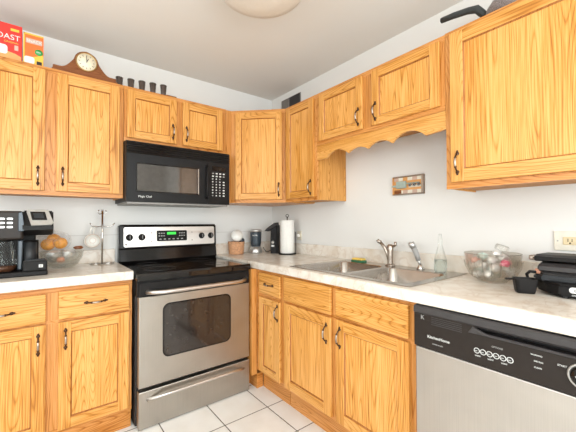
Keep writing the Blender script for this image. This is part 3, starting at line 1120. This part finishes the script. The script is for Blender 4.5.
m = MB(FA).box(-1.953, -1.848, .385, cy + .003, ZI + .026, 1.010, 'black', .006, 2).box(-1.948, -1.853, .39, cy - .003, 1.010, 1.013, 'blackm')
for i in range(5):
    m.box(-1.944, -1.857, .395 + i * .014, .401 + i * .014, 1.013, 1.015, 'darkgrey')
Dt = m.build('drip_tray', t)
MB(FA).box(-1.885, -1.867, cy + .002, cy + .0038, .974, .990, 'print').text('20', .010, -1.882, cy + .0045, .978, 'blackm').build('label', Dt)
MB(FA).prism([(-1.974, .965), (-1.957, .965), (-1.952, 1.12), (-1.974, 1.12)], cy - .07, cy - .03, 'bluegrey', .004).build('carafe_handle', t)
cg = MB().lathe([(0, .002), (.058, .002), (.066, .02), (.068, .08), (.055, .13), (.050, .16), (.052, .166)], FA.p(-2.044, .385, ZI + .026), 'glass', 28)
Cg = cg.build('carafe', t)
MB().lathe([(0, .004), (.057, .004), (.063, .02), (.063, .032), (0, .032)], FA.p(-2.044, .385, ZI + .026), 'coffee', 28).build('coffee', Cg)
MB().lathe([(0, .166), (.054, .166), (.054, .178), (.03, .186), (0, .186)], FA.p(-2.044, .385, ZI + .026), 'black', 28).build('lid', Cg)

# ------------------------------------------------------------------ fruit bowl in plastic bag
t = thing('glass_bowl', 'clear plastic-wrapped bowl of snacks right of the coffee maker', 'bowl', (-1.752, -.16, ZI))
bx, by = -1.766, -.165
MB().lathe([(0, 0), (.06, 0), (.085, .02), (.108, .06), (.120, .105), (.116, .105), (.104, .062), (.08, .024), (.055, .006), (0, .006)], (bx, by, ZI), 'glass', 28).build('bowl_wall', t)
for i, (dx, dy, dz) in enumerate(((-.075, .0, .150), (-.012, -.03, .158), (-.045, .035, .180))):
    tag(MB().ball((bx + dx, by + dy, ZI + dz), .038, 'fruit', 1, 1, .95, 3).build('orange_fruit'), ('orange fruit at the left of the wrapped bowl, beside the coffee maker', 'orange fruit at the right of the heap in the wrapped bowl', 'topmost orange fruit at the back of the wrapped bowl')[i], 'fruit', 'oranges in the wrapped bowl')
rg = random.Random(3)
m = MB().ball((bx - .042, by + .004, ZI + .172), .113, 'film', .82, .82, .60, 3, .03, 5)
tag(m.build('plastic_bag'), 'clear crumpled plastic bag around the oranges by the coffee maker', 'bag')
for i, (dx, dy, r, mm, lab) in enumerate(((-.052, -.03, .030, 'foil', 'silver crumpled snack bag at the left of the wrapped bowl'),
                                          (.028, -.012, .034, 'foil', 'silver crumpled snack bag in the middle of the wrapped bowl'),
                                          (-.03, .047, .024, 'foil', 'silver crumpled snack bag at the back left of the wrapped bowl'),
                                          (.045, .055, .026, 'film', 'clear crumpled snack bag at the back right of the wrapped bowl'),
                                          (-.012, -.058, .020, 'meatwrap', 'peach-coloured snack low in the front of the wrapped bowl'))):
    tag(MB().ball((bx + dx, by + dy, ZI + .075 + (.012 if i != 4 else -.02)), r, mm, 1.1, 1, .85, 2, .14, i).build('snack_bag'), lab, 'snack', 'snacks in the wrapped bowl')
tag(MB().ball((bx + .085, by - .01, ZI + .124), .022, 'clockwood', 1.3, .9, .55, 2, .15, 11).build('snack_bag'), 'small dark brown snack on the right rim of the wrapped bowl', 'snack', 'snacks in the wrapped bowl')

# ------------------------------------------------------------------ mug tree and mug
t = thing('mug_tree', 'chrome wire mug tree left of the stove', 'mug tree', (-1.540, -.135, ZI))
tx, ty = -1.540, -.135
m = MB()
m.torus((tx - .037, ty, ZI + .004), .034, .0038, 'chrome')
m.torus((tx + .037, ty, ZI + .004), .034, .0038, 'chrome')
m.build('base', t)
MB().tube([(tx, ty, ZI + .002), (tx, ty, ZI + .37)], .0065, 'chrome').build('pole', t)
for sg, z in ((-1, .262), (1, .262)):
    pts = [(tx, ty, ZI + z), (tx + sg * .035, ty - .004, ZI + z - .004), (tx + sg * .06, ty - .006, ZI + z + .002), (tx + sg * .076, ty - .008, ZI + z + .022)]
    MB().tube(pts, .0035, 'chrome', 8).build('arm', t)
m = MB()
for sg in (-1, 1):
    m.tube([(tx, ty, ZI + .352), (tx + sg * .018, ty, ZI + .345), (tx + sg * .027, ty, ZI + .358), (tx + sg * .020, ty, ZI + .375)], .0032, 'chrome', 8)
m.ball((tx, ty, ZI + .375), .007, 'chrome')
m.build('top_hook', t)
t = thing('mug', 'white mug with rose rings hanging on the chrome mug tree', 'mug', (-1.589, -.11, 1.04))
q = Vector((-1.5975, -.122, 1.088))
MB().lathe([(0, 0), (.049, .002), (.050, .012), (.046, .07), (.044, .07), (.046, .014), (.040, .008), (0, .006)], q + Vector((0, .03, 0)), 'ceramic', 28, (-.05, -1, .1)).build('mug_body', t)
for r_ in (.043, .018):
    MB().torus(q + Vector((-.002, -.0435, .007)), r_, .0014, 'pinkline', (-.05, -1, .1), 30).build('ring', t)
MB().tube([(-1.605, -.125, 1.132), (-1.610, -.127, 1.160), (-1.600, -.1275, 1.190), (-1.587, -.1275, 1.172), (-1.590, -.125, 1.132)], .0052, 'ceramic', 8).build('handle', t)

# ------------------------------------------------------------------ corner items
t = thing('basket', 'small terracotta-coloured woven basket right of the stove', 'basket', (-.47, -.11, ZI))
kx, ky = -.485, -.125
m = MB().lathe([(0, 0), (.062, 0), (.066, .02), (.069, .06), (.074, .112), (.070, .112), (.064, .06), (.058, .010), (0, .010)], (kx, ky, ZI), 'wicker', 24)
for i in range(7):
    m.torus((kx, ky, ZI + .012 + i * .016), .0655 + i * .0012, .0035, 'wicker', seg=24)
m.build('basket_body', t)
tag(MB().lathe([(0, 0), (.050, .002), (.052, .010), (.048, .040), (0, .042)], (kx - .005, ky - .02, 1.088), 'ceramic', 24, (-.25, -.55, .3)).build('white_disc'), 'round white disc sticking out of the woven basket', 'disc')
tag(MB().ball((kx + .047, ky - .012, 1.052), .026, 'bluegrey', 1.1, 1, .9, 2).build('blue_cap'), 'dark blue round cap in the woven basket beside the white lid', 'cap')

t = thing('personal_blender', 'small grey and silver personal blender on the corner of the countertop', 'blender', (-.285, -.14, ZI))
jx, jy = -.285, -.135
MB().lathe([(0, 0), (.062, 0), (.064, .010), (.058, .032), (.047, .060), (0, .062)], (jx, jy, ZI), 'silver', 28).build('base', t)
MB().lathe([(0, .055), (.044, .056), (.050, .09), (.053, .17), (.054, .197), (0, .197)], (jx, jy, ZI), 'bluegrey', 28).build('cup', t)
MB().lathe([(0, .196), (.056, .196), (.056, .214), (.050, .219), (0, .220)], (jx, jy, ZI), 'silver', 28).build('lid', t)
MB(Fr((jx, jy, 0), (.78, -.62, 0), (-.62, -.78, 0))).text('NUTRI', .016, -.026, .0535, ZI + .158, 'print', depth=.001).build('logo', t)

t = thing('can_opener', 'black electric can opener behind the paper towel roll', 'can opener', (-.17, -.27, ZI))
FO = Fr((-.165, -.262, 0), (.55, -.83, 0), (-.83, -.55, 0))
MB(FO).prism([(-.022, ZI), (.045, ZI), (.045, 1.185), (.030, 1.198), (-.005, 1.168), (-.022, 1.150)], -.04, .04, 'black', .006, seg=2).build('body', t)
MB(FO).prism([(-.075, 1.138), (-.045, 1.130), (.040, 1.185), (.045, 1.212), (.018, 1.208), (-.05, 1.162)], -.01, .052, 'blackm', .004).build('lever', t)
MB(FO).lathe([(0, 0), (.014, 0), (.014, .01), (0, .01)], FO.p(.005, .040, 1.03), 'silver', 16, FO.c).box(-.010, .020, .04, .048, .99, 1.008, 'silver', .002).build('cutting_wheel', t)
MB().tube([(-.212, -.150, ZI + .05), (-.205, -.158, ZI + .03), (-.19, -.17, ZI + .006), (-.16, -.16, ZI + .005), (-.14, -.19, ZI + .03), (-.12, -.23, ZI + .05), (-.10, -.24, ZI + .02), (-.07, -.20, ZI + .006), (-.035, -.12, ZI + .01)], .0032, 'blackm', 8).build('power_cord', t)

t = thing('paper_towel_holder', 'black wire paper towel holder on the countertop near the corner', 'towel holder', (-.15, -.42, ZI))
hx, hy = -.135, -.424
MB().lathe([(0, 0), (.078, 0), (.080, .004), (.076, .009), (0, .010)], (hx, hy, ZI), 'black', 32).build('base', t)
MB().tube([(hx, hy, ZI + .008), (hx, hy, ZI + .335)], .005, 'black').torus((hx, hy, ZI + .343), .012, .0028, 'black', (-.6, -.8, 0)).build('pole', t)
MB().tube([(hx + .045, hy - .064, ZI + .008), (hx + .045, hy - .064, ZI + .20)], .003, 'black').build('guide_arm', t)
m = MB().lathe([(.018, 0), (.060, 0), (.062, .004), (.062, .288), (.060, .292), (.018, .292)], (hx, hy, ZI + .011), 'paper', 40)
m.tube([(hx - .0435, hy - .0455, ZI + .012), (hx - .0435, hy - .0455, ZI + .302)], .0012, 'paper', 6)
tag(m.build('paper_towel_roll'), 'white paper towel roll standing on the black holder', 'paper towel roll')


def receptacle(name, label, a0, a1, z0, z1, slots):
    t = thing(name, label, 'outlet', FB.p((a0 + a1) / 2, 0, z0))
    MB(FB).box(a0, a1, .001, .007, z0, z1, 'cream', .002, 2).build('cover_plate', t)
    zc = (z0 + z1) / 2
    for s0_, s1_ in slots:
        m = MB(FB).box(s0_, s1_, .006, .010, zc - .018, zc + .018, 'ivory', .002)
        n_ = max(1, round((s1_ - s0_) / .035))
        w_ = (s1_ - s0_) / n_
        for i in range(n_):
            a = s0_ + w_ * (i + .5)
            m.box(a - .009, a - .0065, .0095, .0108, zc - .004, zc + .010, 'dark').box(a + .005, a + .0075, .0095, .0108, zc - .004, zc + .010, 'dark')
            m.lathe([(0, 0), (.0035, 0), (.0035, .001), (0, .001)], FB.p(a - .0005, .010, zc - .010), 'dark', 10, FB.c)
        m.build('socket', t)
    for a in (a0 + .014, a1 - .014):
        MB(FB).lathe([(0, 0), (.004, 0), (.003, .002), (0, .002)], FB.p(a, .007, zc), 'silver', 10, FB.c).build('screw', t)
    return t


receptacle('wall_outlet', 'large cream outlet plate on the right wall above the grill', 2.251, 2.43, 1.083, 1.172, ((2.283, 2.335), (2.345, 2.397)))
receptacle('wall_outlet', 'small cream outlet plate on the wall beside the paper towel roll', .392, .452, 1.050, 1.135, ((.405, .440),))
tag(MB(FB).box(.408, .437, .0109, .040, 1.078, 1.108, 'ceramic', .005, 2).build('power_plug'), 'white plug in the small outlet beside the paper towel roll', 'plug')

# ------------------------------------------------------------------ glass candy bowl
t = thing('cut_glass_bowl', 'large clear glass bowl of wrapped candies on the long countertop', 'bowl', (-.17, -2.045, ZI))
gx, gy = -.170, -2.070
prof = [(0, 0), (.058, 0), (.064, .008), (.092, .030), (.112, .068), (.119, .135), (.115, .135), (.107, .070), (.087, .036), (.055, .012), (0, .010)]
m = MB().lathe(prof, (gx, gy, ZI), 'cutglass', 40)
m.torus((gx, gy, ZI + .135), .117, .0026, 'cutglass', seg=40)
for i in range(20):
    a = 2 * PI * i / 20
    m.tube([(gx + r_ * math.cos(a), gy + r_ * math.sin(a), ZI + h_) for r_, h_ in ((.066, .012), (.094, .031), (.114, .069), (.119, .10))], .0024, 'cutglass', 6)
m.build('bowl_wall', t)
cands = [(-.05, .045, .040, 'foil'), (.0, .06, .045, 'teal'), (-.055, .0, .045, 'foil'), (-.062, -.030, .075, 'foil'), (.03, -.05, .065, 'foil'),
         (.05, .03, .06, 'foil'), (.01, .0, .065, 'teal'), (-.02, .05, .085, 'foil'), (-.06, .02, .082, 'foil'), (-.050, -.068, .100, 'pink'),
         (-.03, -.01, .105, 'foil'), (.02, .035, .105, 'foil'), (.04, -.02, .10, 'foil'), (-.005, -.048, .118, 'foil'), (-.03, .03, .125, 'teal'), (.0, -.02, .138, 'foil'),
         (-.01, .07, .100, 'redw')]
nm = {'foil': 'silver', 'teal': 'pale green', 'redw': 'red', 'pink': 'pink'}
cnt = {}
for i, (dx, dy, dz, mm) in enumerate(cands):
    m = MB().ball((gx + dx, gy + dy, ZI + dz - .004), .022, mm, 1.25, .95, .75, 2, .16, i + 40)
    lab = {'foil': 'silver-wrapped candy in the large glass bowl', 'teal': 'pale green wrapped candy in the large glass bowl', 'redw': 'pale red wrapped candy in the large glass bowl', 'pink': 'bright pink wrapped candy in the large glass bowl'}[mm]
    tag(m.build('wrapped_candy'), lab, 'candy', {'foil': 'silver candies in the glass bowl', 'teal': 'pale green candies in the glass bowl', 'redw': 'red candies in the glass bowl', 'pink': 'pink candy in the large glass bowl'}[mm])
t = thing('small_jar', 'small clear glass jar lying on top of the wrapped candies', 'jar', (gx + .005, gy - .03, ZI + .14))
MB().lathe([(0, 0), (.026, 0), (.029, .004), (.029, .022), (.025, .028), (0, .028)], (gx + .005, gy - .035, ZI + .148), 'cutglass', 20, (.1, -.3, 1)).build('jar_body', t)

# black measuring cup
t = thing('measuring_cup', 'small black plastic cup with stub handle in front of the grill', 'cup', (-.335, -2.232, ZI))
mx_, my_ = -.338, -2.245
FM = Fr((mx_, my_, 0), (.5, -.86, 0), (-.86, -.5, 0))
m = MB(FM)
bb = bmesh.new()
rings = []
for (r0, z) in ((.030, ZI), (.033, ZI + .01), (.039, ZI + .058), (.036, ZI + .058), (.031, ZI + .012), (.028, ZI + .008)):
    rings.append([bb.verts.new(FM.p(p_[0], p_[1], z)) for p_ in rrect(-r0, r0, -r0 * .8, r0 * .8, .012, 3)])
for A, B in zip(rings, rings[1:]):
    for i in range(len(A)):
        j = (i + 1) % len(A)
        bb.faces.new((A[i], A[j], B[j], B[i]))
bb.faces.new(rings[0]); bb.faces.new(rings[-1])
bmesh.ops.recalc_face_normals(bb, faces=bb.faces)
m._join(bb, 'black', False)
m.build('cup_body', t)
MB(FM).box(-.068, -.037, -.009, .009, ZI + .049, ZI + .056, 'black', .003, 2).build('handle', t)

# ------------------------------------------------------------------ contact grill
t = thing('contact_grill', 'black contact grill with ajar lid at the right end of the countertop', 'grill', (-.2, -2.40, ZI))
GR = Fr((0, -.029, 0), (0, -1, 0), (-1, 0, 0))
# base: outline in (a, c) extruded in z
base_o = [(2.225, .09), (2.55, .09), (2.55, .35), (2.325, .35), (2.285, .325), (2.232, .26)]
MB(GR).prism(base_o, ZI + .008, ZI + .052, 'black', .008, axis='z', seg=2).prism([(2.228, .085), (2.56, .085), (2.56, .30), (2.26, .30), (2.228, .27)], ZI + .05, ZI + .072, 'darkgrey', .006, axis='z', seg=2).build('base', t)
MB(GR).prism([(2.24, .10), (2.55, .10), (2.55, .29), (2.265, .29), (2.24, .262)], ZI + .072, ZI + .080, 'blackm', .002, axis='z').box(2.232, 2.262, .235, .275, ZI + .072, ZI + .094, 'meatwrap', .006, 2).build('lower_plate', t)
for f in ((2.26, .12), (2.53, .12), (2.34, .33), (2.53, .33)):
    MB(GR).lathe([(0, 0), (.012, 0), (.011, .010), (0, .010)], GR.p(f[0], f[1], ZI), 'blackm', 12).build('foot', t)
GL = Fr((0, -.029, -.010), (0, -1, 0), (-1, 0, 0))
m = MB(GL).prism([(.085, 1.030), (.27, 1.020), (.29, 1.030), (.29, 1.046), (.26, 1.058), (.085, 1.052)], 2.245, 2.56, 'greyblack', .006, axis='a', seg=2)
Ld = m.build('lid', t)
MB(GL).prism([(.10, 1.018), (.275, 1.010), (.275, 1.022), (.10, 1.031)], 2.25, 2.55, 'blackm', .002, axis='a').build('upper_plate', Ld)
MB(GL).prism([(.065, 1.058), (.255, 1.062), (.275, 1.068), (.270, 1.083), (.24, 1.090), (.065, 1.086)], 2.225, 2.56, 'black', .007, axis='a', seg=3).box(2.208, 2.232, .20, .262, 1.064, 1.086, 'pewter', .008, 3).box(2.24, 2.28, .10, .20, 1.045, 1.062, 'blackm').build('lid_handle', Ld)
MB(GR).box(2.222, 2.25, .07, .10, ZI + .03, 1.07, 'blackm', .004, 2).box(2.52, 2.55, .07, .10, ZI + .03, 1.07, 'blackm', .004, 2).build('hinge', t)
m = MB(GR).tube([GR.p(2.232, .285, ZI + .045), GR.p(2.216, .292, ZI + .048), GR.p(2.212, .298, ZI + .070), GR.p(2.222, .296, ZI + .082), GR.p(2.240, .285, ZI + .080)], .006, 'black', 8)
m.build('latch', t)
MB(GR).prism(rrect(2.355, 2.398, ZI + .024, ZI + .045, .009), .348, .3525, 'print', 0).text('G', .016, 2.369, .353, ZI + .029, 'black').text('GRILL', .007, 2.362, .3515, ZI + .014, 'print').build('logo', t)

# ------------------------------------------------------------------ wall plaque (old telephone scene in relief)
t = thing('wall_plaque', 'small framed rustic plaque hung on the right wall above the faucet', 'plaque', (0, -1.51, 1.39))
A0, A1, Z0, Z1 = 1.408, 1.626, 1.392, 1.513
m = MB(FB)
m.box(A0, A1, .002, .010, Z0, Z1, M['tan'])
m.build('backing', t)
m = MB(FB)
m.box(A0, A1, .002, .022, Z0, Z0 + .007, 'pewter', .002).box(A0, A1, .002, .022, Z1 - .007, Z1, 'pewter', .002)
m.box(A0, A0 + .006, .002, .022, Z0, Z1, 'tan', .002).box(A1 - .014, A1, .002, .022, Z0, Z1, 'pewter', .002)
m.build('frame', t)
cols = ['pinkline', 'cream', 'tan', 'cream', 'pinkline', 'cream']
for i in range(6):
    MB(FB).box(A0 + .008 + i * .033, A0 + .040 + i * .033, .009, .012, Z1 - .030, Z1 - .008, cols[i]).build('painted_tile', t)
    MB(FB).box(A0 + .008 + i * .033, A0 + .040 + i * .033, .009, .012, Z0 + .008, Z0 + .030, cols[(i + 2) % 6]).build('painted_tile', t)
MB(FB).box(A0 + .012, A0 + .062, .0121, .014, Z0 + .009, Z0 + .032, 'clockwood').build('painted_tile', t)
m = MB(FB)
m.box(A0 + .030, A0 + .100, .010, .026, Z0 + .042, Z0 + .088, 'sage', .004, 2).box(A0 - .006, A0 + .032, .012, .022, Z0 + .052, Z0 + .066, 'sage', .003)
m.box(A0 + .100, A0 + .19, .010, .020, Z0 + .068, Z0 + .075, 'sage', .002)
m.box(A0 + .115, A0 + .20, .010, .016, Z0 + .044, Z0 + .060, 'cream', .003)
m.build('truck_relief', t)
for a in (.125, .155, .185):
    MB(FB).lathe([(0, 0), (.010, 0), (.010, .008), (0, .008)], FB.p(A0 + a, .012, Z0 + .060), 'brownblack', 14, FB.c).torus(FB.p(A0 + a, .020, Z0 + .060), .007, .0015, 'silver', FB.c, 14).build('wheel', t)

# ------------------------------------------------------------------ return air vent by the ceiling
t = thing('air_vent', 'small grey air vent high on the right wall near the ceiling corner', 'vent', (0, -.30, 2.31))
m = MB(FB).box(.155, .445, .001, .006, 2.300, 2.412, 'vent', .001)
m.build('backing', t)
for a0, a1, mt in ((.160, .268, 'vent'), (.285, .438, 'ventdark')):
    m = MB(FB).box(a0, a1, .005, .009, 2.306, 2.406, mt)
    for i in range(10):
        z = 2.309 + i * .0098
        m.prism([(.008, z), (.015, z + .003), (.015, z + .0045), (.008, z + .006)], a0, a1, mt, axis='a')
    m.build('louver', t)

# ------------------------------------------------------------------ things on top of the cabinets
ZTOP = ZU1
# mantel clock
t = thing('mantel_clock', 'wooden tambour mantel clock on top of the left cabinet', 'clock', (-1.655, -.27, ZTOP))
c0, c1 = .235, .295
pts = [(-1.828, ZTOP + .012), (-1.487, ZTOP + .012)]
pts += [(-1.487, ZTOP + .040)]
def bell(x):
    u_ = abs(x)
    return .036 + .128 * (0.5 * (1 + math.cos(min(1, u_ / .135) * PI)))
nn = 34
R_ = .068
top = []
for i in range(nn + 1):
    x = .168 - .336 * i / nn
    z = bell(x)
    if abs(x) < R_ - .003:
        z = max(z, .094 + math.sqrt(R_ ** 2 - x ** 2) - .0)
    top.append((-1.655 + x, ZTOP + z))
pts += top + [(-1.828, ZTOP + .034)]
MB(FA).prism(pts, c0, c1, 'clockwood', .003, seg=2).build('case', t)
MB(FA).box(-1.834, -1.481, c0 - .008, c1 + .008, ZTOP, ZTOP + .014, 'clockwood', .003, 2).build('plinth', t)
fcz = ZTOP + .096
m = MB(FA).lathe([(0, 0), (.055, 0), (.055, .004), (0, .004)], FA.p(-1.655, c1, fcz), 'clockface', 36, FA.c)
for i in range(12):
    a = 2 * PI * i / 12
    p_ = FA.p(-1.655 + .044 * math.sin(a), c1 + .0045, fcz + .044 * math.cos(a))
    q_ = FA.p(-1.655 + .035 * math.sin(a), c1 + .0045, fcz + .035 * math.cos(a))
    m.tube([p_, q_], .0014, 'dark', 6)
Fc = m.build('dial', t)
MB(FA).torus(FA.p(-1.655, c1 + .003, fcz), .056, .0035, 'brass', FA.c, 36).build('bezel', Fc)
MB(FA).tube([FA.p(-1.655, c1 + .007, fcz - .006), FA.p(-1.657, c1 + .007, fcz + .034)], .0014, 'blackm', 6).build('minute_hand', Fc)
MB(FA).tube([FA.p(-1.655, c1 + .007, fcz), FA.p(-1.645, c1 + .007, fcz + .022)], .0018, 'blackm', 6).build('hour_hand', Fc)

# smoked shot glasses
g0 = None
poss = [(-1.459, .250), (-1.389, .262), (-1.320, .275), (-1.250, .288), (-1.180, .300)]
labs = ['dark smoked shot glass beside the clock, leftmost of five', 'dark smoked shot glass on the cabinet, second from the clock',
        'dark smoked shot glass in the middle of the row of five', 'dark smoked shot glass on the cabinet, fourth from the clock',
        'dark smoked shot glass at the right end of the row, farthest from the clock']
for i, (a, c) in enumerate(poss):
    m = MB().lathe([(0, 0), (.0165, 0), (.0175, .004), (.0235, .071), (.0215, .071), (.016, .008), (0, .007)], FA.p(0, 0, 0), 'smoke', 20)
    if g0 is None:
        g0 = m.build('shot_glass')
    else:
        m.bm.free()
        g0b = g0.copy()
        COL.objects.link(g0b)
    o = g0 if i == 0 else g0b
    o.location = (a, -c, FA.p(0, 0, ZTOP).z)
    tag(o, labs[i], 'glass', 'smoked shot glasses on the cabinet')
tag(MB(FA).box(-1.160, -1.085, .285, .305, ZTOP, ZTOP + .010, 'clockwood', .002).build('wooden_stick'), 'small flat dark strip lying right of the shot glasses', 'strip')

# cartons at the left
t = thing('carton', 'large red food carton at the far left on top of the cabinet', 'box', (-2.08, -.25, ZTOP))
MB(FA).box(-2.20, -1.972, .21, .285, ZTOP, ZTOP + .206, 'red', .001).build('box_body', t)
MB(FA).text('ROAST', .042, -2.112, .2860, ZTOP + .118, 'print', depth=.0006).build('lettering', t)
MB(FA).text('ORIGINAL', .014, -2.05, .2860, ZTOP + .098, 'yellow').build('lettering', t)
m = MB(FA)
MB(FA).box(-2.022, -1.985, .2852, .2862, ZTOP + .168, ZTOP + .182, 'yellow').build('printed_badge', t)
MB(FA).box(-2.005, -1.988, .2852, .2862, ZTOP + .062, ZTOP + .090, 'pinkline').build('printed_badge', t)
m.prism([(-2.19, ZTOP + .002), (-1.975, ZTOP + .002), (-1.975, ZTOP + .030), (-2.00, ZTOP + .042), (-2.04, ZTOP + .050), (-2.08, ZTOP + .040), (-2.19, ZTOP + .050)], .2852, .2858, 'tan')
m.prism(rrect(-2.13, -2.035, ZTOP + .030, ZTOP + .082, .014), .2856, .2864, 'ceramic')
m.build('box_print', t)
t = thing('carton', 'smaller orange and yellow carton standing right of the red one', 'box', (-1.92, -.25, ZTOP))
MB(FA).box(-1.966, -1.873, .225, .285, ZTOP, ZTOP + .184, 'orange', .001).build('box_body', t)
m = MB(FA).box(-1.966, -1.960, .2848, .2856, ZTOP + .004, ZTOP + .183, 'yellow').box(-1.966, -1.873, .2848, .2856, ZTOP + .175, ZTOP + .183, 'yellow')
m.prism(rrect(-1.955, -1.880, ZTOP + .126, ZTOP + .154, .004), .2852, .2862, 'pinkline').text('SNACK', .022, -1.952, .2868, ZTOP + .132, 'print')
m.prism([(-1.965, ZTOP + .002), (-1.874, ZTOP + .002), (-1.874, ZTOP + .072), (-1.965, ZTOP + .030)], .2850, .2857, 'yellow')
m.prism(rrect(-1.962, -1.915, ZTOP + .006, ZTOP + .048, .012), .2855, .2862, 'ceramic')
m.lathe([(0, 0), (.019, 0), (.019, .001), (0, .001)], FA.p(-1.895, .2858, ZTOP + .082), 'green', 24, FA.c).text('99%', .012, -1.907, .2872, ZTOP + .078, 'print')
m.build('box_print', t)
MB(FA).box(-1.905, -1.880, .2850, .2862, ZTOP + .004, ZTOP + .030, 'blackm').build('price_mark', t)

# pan and lid on the right cabinet
ZTR = 2.144
t = thing('frying_pan', 'speckled grey pan with black handle on top of the large right cabinet', 'pan', (-.19, -2.2, ZTR))
m = MB().lathe([(0, 0), (.115, 0), (.150, .055), (.152, .060), (.147, .058), (.112, .006), (0, .006)], (-.16, -2.215, ZTR), 'pan', 40)
m.build('pan_body', t)
MB().lathe([(.150, .060), (.140, .078), (.10, .096), (.04, .106), (0, .108)], (-.16, -2.215, ZTR), 'pan', 40).build('lid', t)
MB().tube([(-.185, -2.075, ZTR + .055), (-.20, -2.05, ZTR + .085), (-.205, -2.03, ZTR + .112), (-.205, -1.99, ZTR + .125), (-.205, -1.92, ZTR + .137), (-.20, -1.855, ZTR + .146)],
          [.012, .018, .019, .016, .0155, .014], 'charcoal', 12).build('handle', t)

# ------------------------------------------------------------------ ceiling light
t = thing('ceiling_light', 'round frosted dome light mounted on the ceiling', 'light', (-1.035, -1.375, 2.33))
MB().lathe([(0, ZC), (.215, ZC), (.222, ZC - .026), (.212, 2.405), (0, 2.405)], (-1.035, -1.375, 0), 'white', 48).build('mounting_ring', t)
MB().lathe([(.208, 2.408), (.218, 2.380), (.210, 2.352), (.165, 2.335), (.09, 2.329), (0, 2.328)], (-1.035, -1.375, 0), 'lightdome', 48).build('lamp_shade', t)
